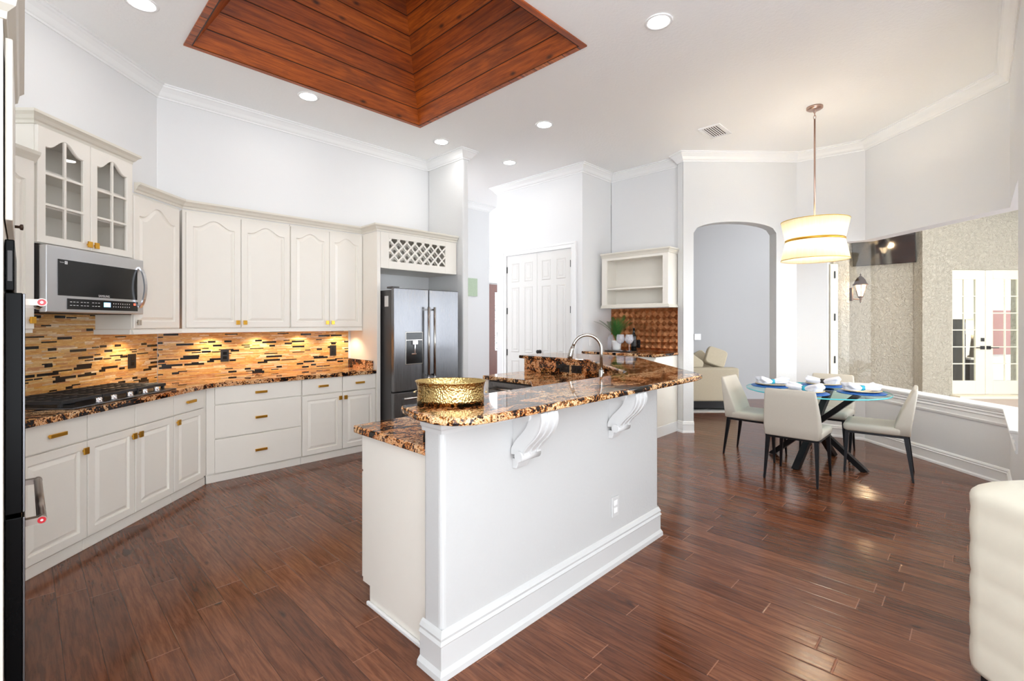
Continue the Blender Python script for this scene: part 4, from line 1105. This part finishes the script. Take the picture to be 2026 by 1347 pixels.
# ---------------------------------------------------------------- dining set
tb = thing('dining_table', 'round clear glass dining table on crossed black metal legs', 'table', (*TBL, 0))
TR = .635
G().lathe([(0, .738), (TR-.004, .738), (TR-.004, .750), (0, .750)], seg=96).build('tabletop', MT['tableglass'], tb)
G().lathe([(TR-.0035, .738), (TR, .739), (TR, .749), (TR-.0035, .750)], seg=96).build('glass_edge', MT['glassedge'], tb)
feet = [W(2.78, 4.68), W(3.40, 4.60), W(2.863, 5.254), W(3.482, 5.174)]
for i, (x, y) in enumerate(feet):
    fx_, fy_ = x-TBL[0], y-TBL[1]
    g = G(); k_ = .88
    a = Vector((fx_, fy_, -.02)); b = Vector((-fx_*k_, -fy_*k_, .755))
    o = g.bar(a, b, .06, .085, (0, 0, 1)); 
    # trim to floor and top
    vs = []
    for vx in g.v:
        z = min(max(vx[2], 0), .737); vs.append((vx[0], vx[1], z))
    g.v = vs
    g.build('leg', MT['blackmetal'], tb)

def make_chair():
    t = thing('dining_chair', '', 'chair', (0, 0, 0), 0, 'taupe leather dining chairs')
    # faces local -y
    def rr(w, y0, y1, z, r=.02, n=4):
        pts = []
        for cx_, cy_, a0 in ((w-r, y0+r, -pi/2), (w-r, y1-r, 0), (-w+r, y1-r, pi/2), (-w+r, y0+r, pi)):
            for i in range(n+1):
                a = a0+pi/2*i/n; pts.append((cx_+r*cos(a), cy_+r*sin(a), z))
        return pts
    G().loft([rr(.215, -.22, .20, .405, .03), rr(.228, -.235, .21, .42, .035), rr(.23, -.238, .21, .455, .035), rr(.222, -.23, .21, .474, .035), rr(.19, -.19, .18, .480, .03)], True, True).build('seat', MT['taupe'], t)
    g = G(); R = []
    for z, w, y0, y1 in ((.405, .205, .15, .262), (.415, .222, .135, .268), (.50, .225, .155, .276), (.60, .222, .190, .290), (.70, .215, .232, .304), (.78, .208, .266, .314), (.828, .203, .285, .318), (.840, .192, .292, .312)):
        R.append(rr(w, y0, y1, z, min(.016, (y1-y0)/2-.001)))
    g.loft(R, True, True)
    b = g.build('backrest', MT['taupe'], t)
    G().box(-.19, .19, .2445, .2475, .706, .7095).build('seam', MT['taupe'], b) if False else None
    G().box(-.215, .215, -.22, .25, .385, .404).build('seat_frame', MT['blackmetal'], t, bevel=.003)
    for sx in (-1, 1):
        for y0, y1 in ((-.205, -.225), (.235, .285)):
            g = G(); g.bar((sx*.195, y0, .386), (sx*.212, y1, 0), (.034, .016), (.034, .016), (0, 1, 0)); 
            g.v = [(x, y, max(0, z)) for x, y, z in g.v]
            g.build('leg', MT['blackmetal'], t)
    return t
ch = make_chair()
defs = [((5.085, 1.205), pi/2, 'taupe dining chair with its back to the kitchen bar, nearest the camera'),
        ((6.30, 1.215), 3*pi/2, 'taupe dining chair on the far side of the glass table against the bay wall'),
        ((5.60, 1.72), 0, 'taupe dining chair between the glass table and the archway'),
        ((5.775, .715), radians(184), 'taupe dining chair pulled out on the window side, seen from its side')]
for i, ((x, y), rz, lb) in enumerate(defs):
    o = ch if i == 0 else copy_tree(ch)
    o.location = (x, y, 0); o.rotation_euler = (0, 0, rz); o['label'] = lb

# place settings
def place_setting(x, y, rz, where, ringmat):
    c = thing('charger', 'blue woven round charger under the plate ' + where, 'placemat', (x, y, .7505), rz, 'blue chargers on the glass table')
    G().lathe([(0, 0), (.195, 0), (.205, .007), (.195, .0125), (0, .0125)], seg=48).build('charger_body', MT['blue'], c)
    p = thing('plate', 'white scalloped plate with gold rim ' + where, 'plate', (x, y, .763), rz, 'gold rimmed plates')
    seg = 64
    g = G(); rings = []
    for r, z in ((.002, .001), (.095, .0005), (.105, .004), (.160, .016), (.163, .018), (.159, .020), (.105, .008), (.002, .005)):
        rings.append([((r*(1+(.02*cos(16*2*pi*i/seg) if r > .1 else 0)))*cos(2*pi*i/seg), (r*(1+(.02*cos(16*2*pi*i/seg) if r > .1 else 0)))*sin(2*pi*i/seg), z) for i in range(seg)])
    g.loft(rings, True, True).build('plate_body', MT['white'], p)
    g = G(); rings = []
    for r, z in ((.157, .0195), (.164, .0175), (.165, .0185), (.158, .0210)):
        rings.append([((r*(1+.02*cos(16*2*pi*i/seg)))*cos(2*pi*i/seg), (r*(1+.02*cos(16*2*pi*i/seg)))*sin(2*pi*i/seg), z) for i in range(seg)])
    g.loft(rings, False, True).build('gold_rim', MT['goldrim'], p)
    n = thing('napkin', 'white napkin gathered through a ring on the plate ' + where, 'napkin', (x, y, .787), rz, 'white napkins')
    rings = []; random.seed(int(1000*x))
    for k2 in range(15):
        s = -1+2*k2/14; wd_ = .020+.075*abs(s)**.8*(1-.25*max(0, abs(s)-.8)/.2); ht = .022+.040*abs(s)**.7*(1 if s < 0 else .8)
        ring = []
        for i in range(28):
            a = 2*pi*i/28; rp = 1+.16*sin(5*a+2*s)*abs(s)**.5+.07*sin(9*a-3*s)*abs(s)
            ring.append((s*.155+.012*sin(3*a)*abs(s)**3*(1 if s > 0 else -1), wd_*cos(a)*rp, max(-.004, ht*.5+.5*ht*1.5*sin(a)*rp)))
        rings.append(ring)
    G().loft(rings, True, True).build('cloth', MT['napkin'], n, sub=1)
    r_ = thing('napkin_ring', ringmat[1] + ' napkin ring on the plate ' + where, 'napkin ring', (x, y, .787), rz, 'napkin rings')
    G().loft([[(xx, .030*cos(2*pi*i/32)*k2, .014+.026*sin(2*pi*i/32)*k2) for i in range(32)] for xx, k2 in ((-.02, 1), (.02, 1), (.02, .94), (-.02, .94), (-.02, 1))], False, True).build('ring_band', MT[ringmat[0]], r_)
tq = ('turq', 'turquoise')
place_setting(5.32, 1.205, pi/2-.35, 'nearest the camera', tq)
place_setting(6.09, 1.21, pi/2-.1, 'farthest across the table', ('blackmat', 'dark'))
place_setting(5.68, 1.60, .1-pi/4, 'toward the archway', tq)
place_setting(5.72, .815, -pi/4, 'toward the bay window', tq)

# ---------------------------------------------------------------- sofa and cushions in the living room
so = thing('sofa', 'beige linen sofa seen from behind through the archway', 'sofa', (*W(2.72, 7.75), 0), LA)
# local x along the back, +y away from the camera
def cush(w, d, h, r=.06, n=5):
    g = G(); rings = []
    for k2 in range(9):
        a = -pi/2+pi*k2/8; z = h/2+h/2*sin(a); s = cos(a)**.5 if k2 not in (0, 8) else .25
        ring = []
        for i in range(32):
            b = 2*pi*i/32; e = .35
            cxx = abs(cos(b))**e*(1 if cos(b) >= 0 else -1); cyy = abs(sin(b))**e*(1 if sin(b) >= 0 else -1)
            ring.append((w/2*cxx*(.82+.18*s), d/2*cyy*(.82+.18*s), z))
        rings.append(ring)
    return g.loft(rings, True, True)
G().box(-1.25, .97, .0, .22, .16, .70).build('sofa_back', MT['sofa'], so, bevel=.03, seg=4)
G().box(.77, .97, .23, .95, .16, .62).build('arm', MT['sofa'], so, bevel=.05, seg=4)
G().box(-1.25, .76, .23, .93, .16, .44).build('seat_base', MT['sofa'], so, bevel=.03)
G().box(-1.22, .94, .02, .92, .05, .16).build('plinth', MT['blackmat'], so)
for x in (-1.15, .88):
    for y in (.06, .86): G().box(x-.03, x+.03, y-.03, y+.03, .009, .06).build('foot', MT['blackmat'], so)
o = G().box(-1.6, 1.15, -.10, 1.0, .001, .009).build('rug', MT['rug'], None, (*W(2.72, 7.75), 0), LA)
tag(o, 'cream rug under the linen sofa', 'rug')
def pillow(X, Z, z, rx, ry, rz, sz, label):
    g = cush(sz, sz*.95, .13); o = g.build('throw_pillow', MT['sofa'], None)
    o.location = (*W(X, Z), z); o.rotation_euler = (rx, ry, LA+rz); tag(o, label, 'cushion', 'beige sofa cushions')
pillow(3.00, 8.16, .70, 1.25, .6, 0, .40, 'beige cushion leaning at the left of the sofa back')
pillow(3.28, 8.46, .70, 1.2, -.5, .1, .40, 'beige cushion standing in the middle of the sofa back')
pillow(3.47, 8.20, .82, 1.2, .35, -.2, .34, 'beige cushion slumped against the sofa arm')
outlet('pale outlet on the grey living room wall beside the arch', (*W(3.49, 8.985), 1.17), LA, ('white', 'white'), None, .12, .115, False)

# pale green plaque on the hall wall
o = G().box(5.70, 5.94, 6.70, 6.718, 1.93, 2.26).build('green_plaque', MT['greenart']); tag(o, 'pale green square plaque on the hall wall', 'plaque')
# front door with arched transom at the end of the foyer
fdv = thing('door_2', 'dark wood front door with leaded glass panel', 'door', (8.95, 8.99, 0), 0, kind='structure')
G().box(-.62, .45, -.05, 0, 0, 2.42).build('door_leaf', MT['redbrown'], fdv)
G().box(-.42, .25, -.056, -.051, .72, 2.22).build('leaded_pane', MT['leaded'], fdv)
g = G()
pts = [(-.68+1.2*i/24, 2.52+.52*sqrt(max(0, 1-((i-12)/12)**2))) for i in range(25)]
g.extr(pts, lambda p, q_, t_: (p, t_, q_), -.02, 0); g.build('transom_pane', MT['daypane'], fdv)
g = G()
for (a, b), (c, d) in zip(pts, pts[1:]): g.bar((a, -.03, b), (c, -.03, d), .05, .05, (0, 1, 0))
g.bar((-.7, -.03, 2.49), (.55, -.03, 2.49), .06, .06); g.bar((-.68, -.03, 0), (-.68, -.03, 2.5), .08, .06, (0, 1, 0)); g.build('casing', MT['trim'], fdv)

# ---------------------------------------------------------------- cream tufted seat at the right edge
ts = thing('tufted_bench', 'cream channel-tufted upholstered seat back at the right edge', 'seating', (*W(1.895, 1.80), 0), TH-pi/2)
# local x = right, y = forward
g = G(); rings = []
NZ = 44
for k2 in range(NZ+1):
    s = k2/NZ; z = .06+(.815-.06)*s
    bulge = .004*abs(sin(pi*s*6.0))**.7
    top = 0 if s < .9 else .075*((s-.9)/.1)**2.6
    ring = []
    wl, wr, yf, ybk = -.06-bulge+top, .95, -1.0+top, .17+bulge*.8-top
    r = .10
    for cx_, cy_, a0 in ((wr-r, yf+r, -pi/2), (wr-r, ybk-r, 0), (wl+r, ybk-r, pi/2), (wl+r, yf+r, pi)):
        for i in range(7):
            a = a0+pi/2*i/6; ring.append((cx_+r*cos(a), cy_+r*sin(a), z))
    rings.append(ring)
g.loft(rings, True, True).build('upholstery', MT['creamcush'], ts)
for x in (.0, .85):
    for y in (-.9, .08): G().box(x-.025, x+.025, y-.025, y+.025, 0, .06).build('foot', MT['blackmat'], ts)

# ---------------------------------------------------------------- lanai outside the bay window
structure(G().box(6.2, 18, -8, 3.3, -.10, -.062), 'ground', MT['paver'])
e0, e1 = W(8.25, 9.6), W(13.5, 9.6); EA = atan2(e1[1]-e0[1], e1[0]-e0[0])
EX = lambda px: (px-1013)/945*9.6-8.25
structure(G().box(8.75, 10.6, -4, 3.2, -.061, -.050), 'pool_water', MT['pool'])
structure(G().box(7.45, 8.2, -5, 3.2, -.061, -.048), 'lawn', MT['lawn'])
# bright wall with the opening for the french doors
d0, d1, dt = EX(1884), EX(2020), 2.50
g = G().box(0, d0, 0, .2, -.06, 4.0).box(d1, 5.2, 0, .2, -.06, 4.0).box(d0, d1, 0, .2, dt, 4.2)
structure(g, 'wall_lanai', MT['stucco'], loc=(*e0, 0), rotz=EA)
fd2 = thing('door_3', 'cream glazed french doors across the lanai with black lever handles', 'door', (*e0, 0), EA, kind='structure')
dm = EX(1951.5)
for a, b, hs in ((d0, dm, -1), (dm, d1+.02, 1)):
    st = .105 if hs < 0 else .14
    pa, pb = (a+.03, b-.195) if hs < 0 else (a+.155, b-.06)
    pz0, pz1 = .27, 2.31
    g = G().box(a+.003, pa, .02, .06, 0, dt-.005).box(pb, b-.003, .02, .06, 0, dt-.005).box(pa, pb, .02, .06, 0, pz0).box(pa, pb, .02, .06, pz1, dt-.005)
    lf = g.build('door_leaf', MT['extdoor'], fd2, bevel=.004)
    m = G(); xm = (pa+pb)/2; m.box(xm-.010, xm+.010, .022, .05, pz0, pz1)
    for i in range(1, 6): z = pz0+(pz1-pz0)*i/6; m.box(pa, pb, .022, .05, z-.010, z+.010)
    m.build('muntin', MT['extdoor'], lf)
    G().box(pa, pb, .036, .040, pz0, pz1).build('glass_pane', MT['doorglass'], lf)
    hx_ = b-.065 if hs < 0 else a+.06
    G().box(hx_-.04, hx_+.04, .005, .02, .90, .97).build('handle_plate', MT['blackmat'], lf)
    G().bar((hx_, -.03, .935), (hx_+hs*.16, -.03, .935), .018, .018).bar((hx_, -.03, .935), (hx_, .01, .935), .018, .018, (0, 0, 1)).build('lever', MT['blackmat'], lf)
    if hs < 0: G().box(hx_-.03, hx_+.03, .002, .02, 1.06, 1.13).build('deadbolt', MT['blackmat'], lf)
structure(G().box(d0-.05, d1+.1, -.22, -.01, -.06, -.008), 'trim_4', MT['extdoor'], loc=(*e0, 0), rotz=EA)
# angled shaded wall with the television
c1 = W((1850-1013)/945*9.6, 9.6)
sw_dir = (-.05, 1.0)
sw = structure(G().box(0, 1.55, .0, .2, -.06, 4.0), 'wall_lanai_angled', MT['stucco'], loc=(c1[0]+.0, c1[1], 0), rotz=0)
SWA = radians(-90)
sw.rotation_euler = (0, 0, SWA); sw.location = (c1[0], c1[1]+1.55, 0)
sw.data = sw.data
G_ = None
tv = thing('television', 'dark outdoor television tilted down on the angled stucco wall', 'television', (c1[0]-.02, c1[1]+.80, 2.97), SWA)
o = G().box(-.54, .52, -.05, 0, -.31, .31).build('tv_body', MT['blackmat'], tv, bevel=.006)
o.rotation_euler = (radians(20), 0, 0); o.location = (0, -.16, 0)
s_ = G().box(-.53, .51, -.0515, -.0495, -.30, .30).build('screen', MT['screen'], o)
G().box(-.1, .1, -.17, -.001, -.06, .06).build('bracket', MT['blackmat'], tv)
# recessed wall behind with the lantern
r0, r1 = W(5.6, 10.6), W(8.4, 10.6)
structure(G().box(0, 2.8, 0, .2, -.06, 4.0), 'wall_lanai_rear', MT['stucco'], loc=(*r0, 0), rotz=EA)
pp = W(6.02, 9.0)
structure(G().box(-.30, .0, 0, 1.2, -.06, 3.9), 'wall_lanai_pier', MT['stucco'], loc=(*W(.7062*9.0, 9.0), 0), rotz=EA)
jp = W((1652-1013)/945*8.0, 8.0)
jd = thing('trim_5', 'cream exterior door edge with three black hinges outside the bay window', 'door jamb', (*jp, 0), EA, kind='structure')
G().box(-.075, .055, 0, .12, -.06, 2.42).build('jamb', MT['extdoor'], jd, bevel=.01)
for z in (2.24, 1.53, .82): G().box(-.018, .006, -.012, .0, z-.06, z+.06).build('hinge', MT['blackmat'], jd)
ln = thing('carriage_lantern', 'lit bronze carriage lantern on the stucco pier outside', 'lantern', (*W(.7075*9.08, 9.08), 1.98), EA)
G().box(0, .03, -.05, .05, -.13, .12).build('backplate', MT['bronze'], ln, bevel=.005)
G().tube([(.03, 0, -.09), (.10, 0, -.10), (.20, 0, -.10), (.20, 0, -.05)], .011, 10).build('arm', MT['bronze'], ln)
G().lathe([(0, -.17), (.014, -.15), (.012, -.12), (.024, -.10), (.02, -.08), (.045, -.06), (.05, -.04)], (.20, 0, 0), 6, smooth=False).build('lantern_base', MT['bronze'], ln)
G().lathe([(.045, -.04), (.098, .17)], (.20, 0, 0), 6, smooth=False).build('lantern_glass', MT['lanternglass'], ln)
g = G()
for i in range(6):
    a = 2*pi*i/6; g.tube([(.20+.046*cos(a), .046*sin(a), -.04), (.20+.10*cos(a), .10*sin(a), .17)], .006, 6)
g.build('lantern_frame', MT['bronze'], ln)
G().lathe([(.0, .40), (.008, .38), (.016, .365), (.006, .35), (.03, .335), (.03, .325), (.05, .315), (.085, .26), (.10, .21), (.125, .185), (.125, .17), (0, .17)], (.20, 0, 0), 24).build('lantern_cap', MT['bronze'], ln)
lamp('lantern_lamp', 'POINT', (.20, -.16, .07), 4, (1, .7, .4), ln, shadow_soft_size=.05)
# lanai roof
rp = [W(4.9, 7.6), W(4.9, 11.5), W(12.6, 11.5), W(12.6, 3.0), W(4.9, 3.0)]
structure(G().prism(rp, 4.0, 4.15), 'ceiling_lanai', MT['ceiling'])
structure(G().prism([W(11.8, 9.6), W(12.0, 9.6), W(12.0, 5.8), W(11.8, 5.8)], -.06, 4.0), 'shade_wall_lanai', MT['stucco'])  # unseen wall, added to keep sky light off the lanai stucco
structure(G().prism([W(8.25, 9.82), W(8.25, 12.4), W(13.6, 12.4), W(13.6, 9.82)], 3.2, 3.3), 'shade_ceiling_guest', MT['ceiling'])  # unseen roof slab, added to darken the room behind the french doors
# roof board over the lanai
structure(G().box(.9, 5.4, -.25, .0, 3.72, 3.86), 'trim_6', MT['bronze'], loc=(*e0, 0), rotz=EA)
# the room behind the french doors
b0 = W(8.25, 12.4)
structure(G().box(0, 5.4, 0, .12, -.06, 3.4), 'wall_guest', MT['wall'], loc=(*b0, 0), rotz=EA)
def E(px, Z, dy=0): return W((px-1013)/945*Z, Z)
tbk = thing('console_table', 'low dark console table seen through the french doors', 'table', (*E(1917, 11.6), 0), EA)
G().box(-.14, .35, -.2, .2, .55, .60).build('tabletop', MT['white'], tbk)
G().box(-.12, .30, -.15, .15, 0, .55).build('drawer_case', MT['darkgrey'], tbk)
tl = thing('table_lamp', 'lit table lamp on the console seen through the french doors', 'lamp', (*E(1924, 11.6), .601), EA)
G().lathe([(0, 0), (.10, 0), (.10, .02), (.06, .05), (.03, .40), (.02, .55), (0, .56)], seg=20).build('lamp_base', MT['darkgrey'], tl)
G().lathe([(.13, .56), (.16, .92), (.158, .92), (.128, .56)], seg=32).build('lamp_shade', MT['shade'], tl)
lamp('table_bulb', 'POINT', (0, 0, .75), 12, (1, .75, .5), tl, shadow_soft_size=.05)
tcb = thing('bookcase', 'dark tall cabinet seen through the left french door', 'cabinet', (*E(1889, 11.6), 0), EA)
G().box(-.12, .13, -.15, .15, 0, 1.52).build('case', MT['darkgrey'], tcb, bevel=.01)
fnc = G().box(-.5, .7, 0, .05, .62, 1.75).build('pink_panel', MT['fence'], None, (*E(1985, 12.3), 0), EA); tag(fnc, 'dull pink panel standing in for the fence in the right french door', 'screen')  # panel added inside the room in place of a fence
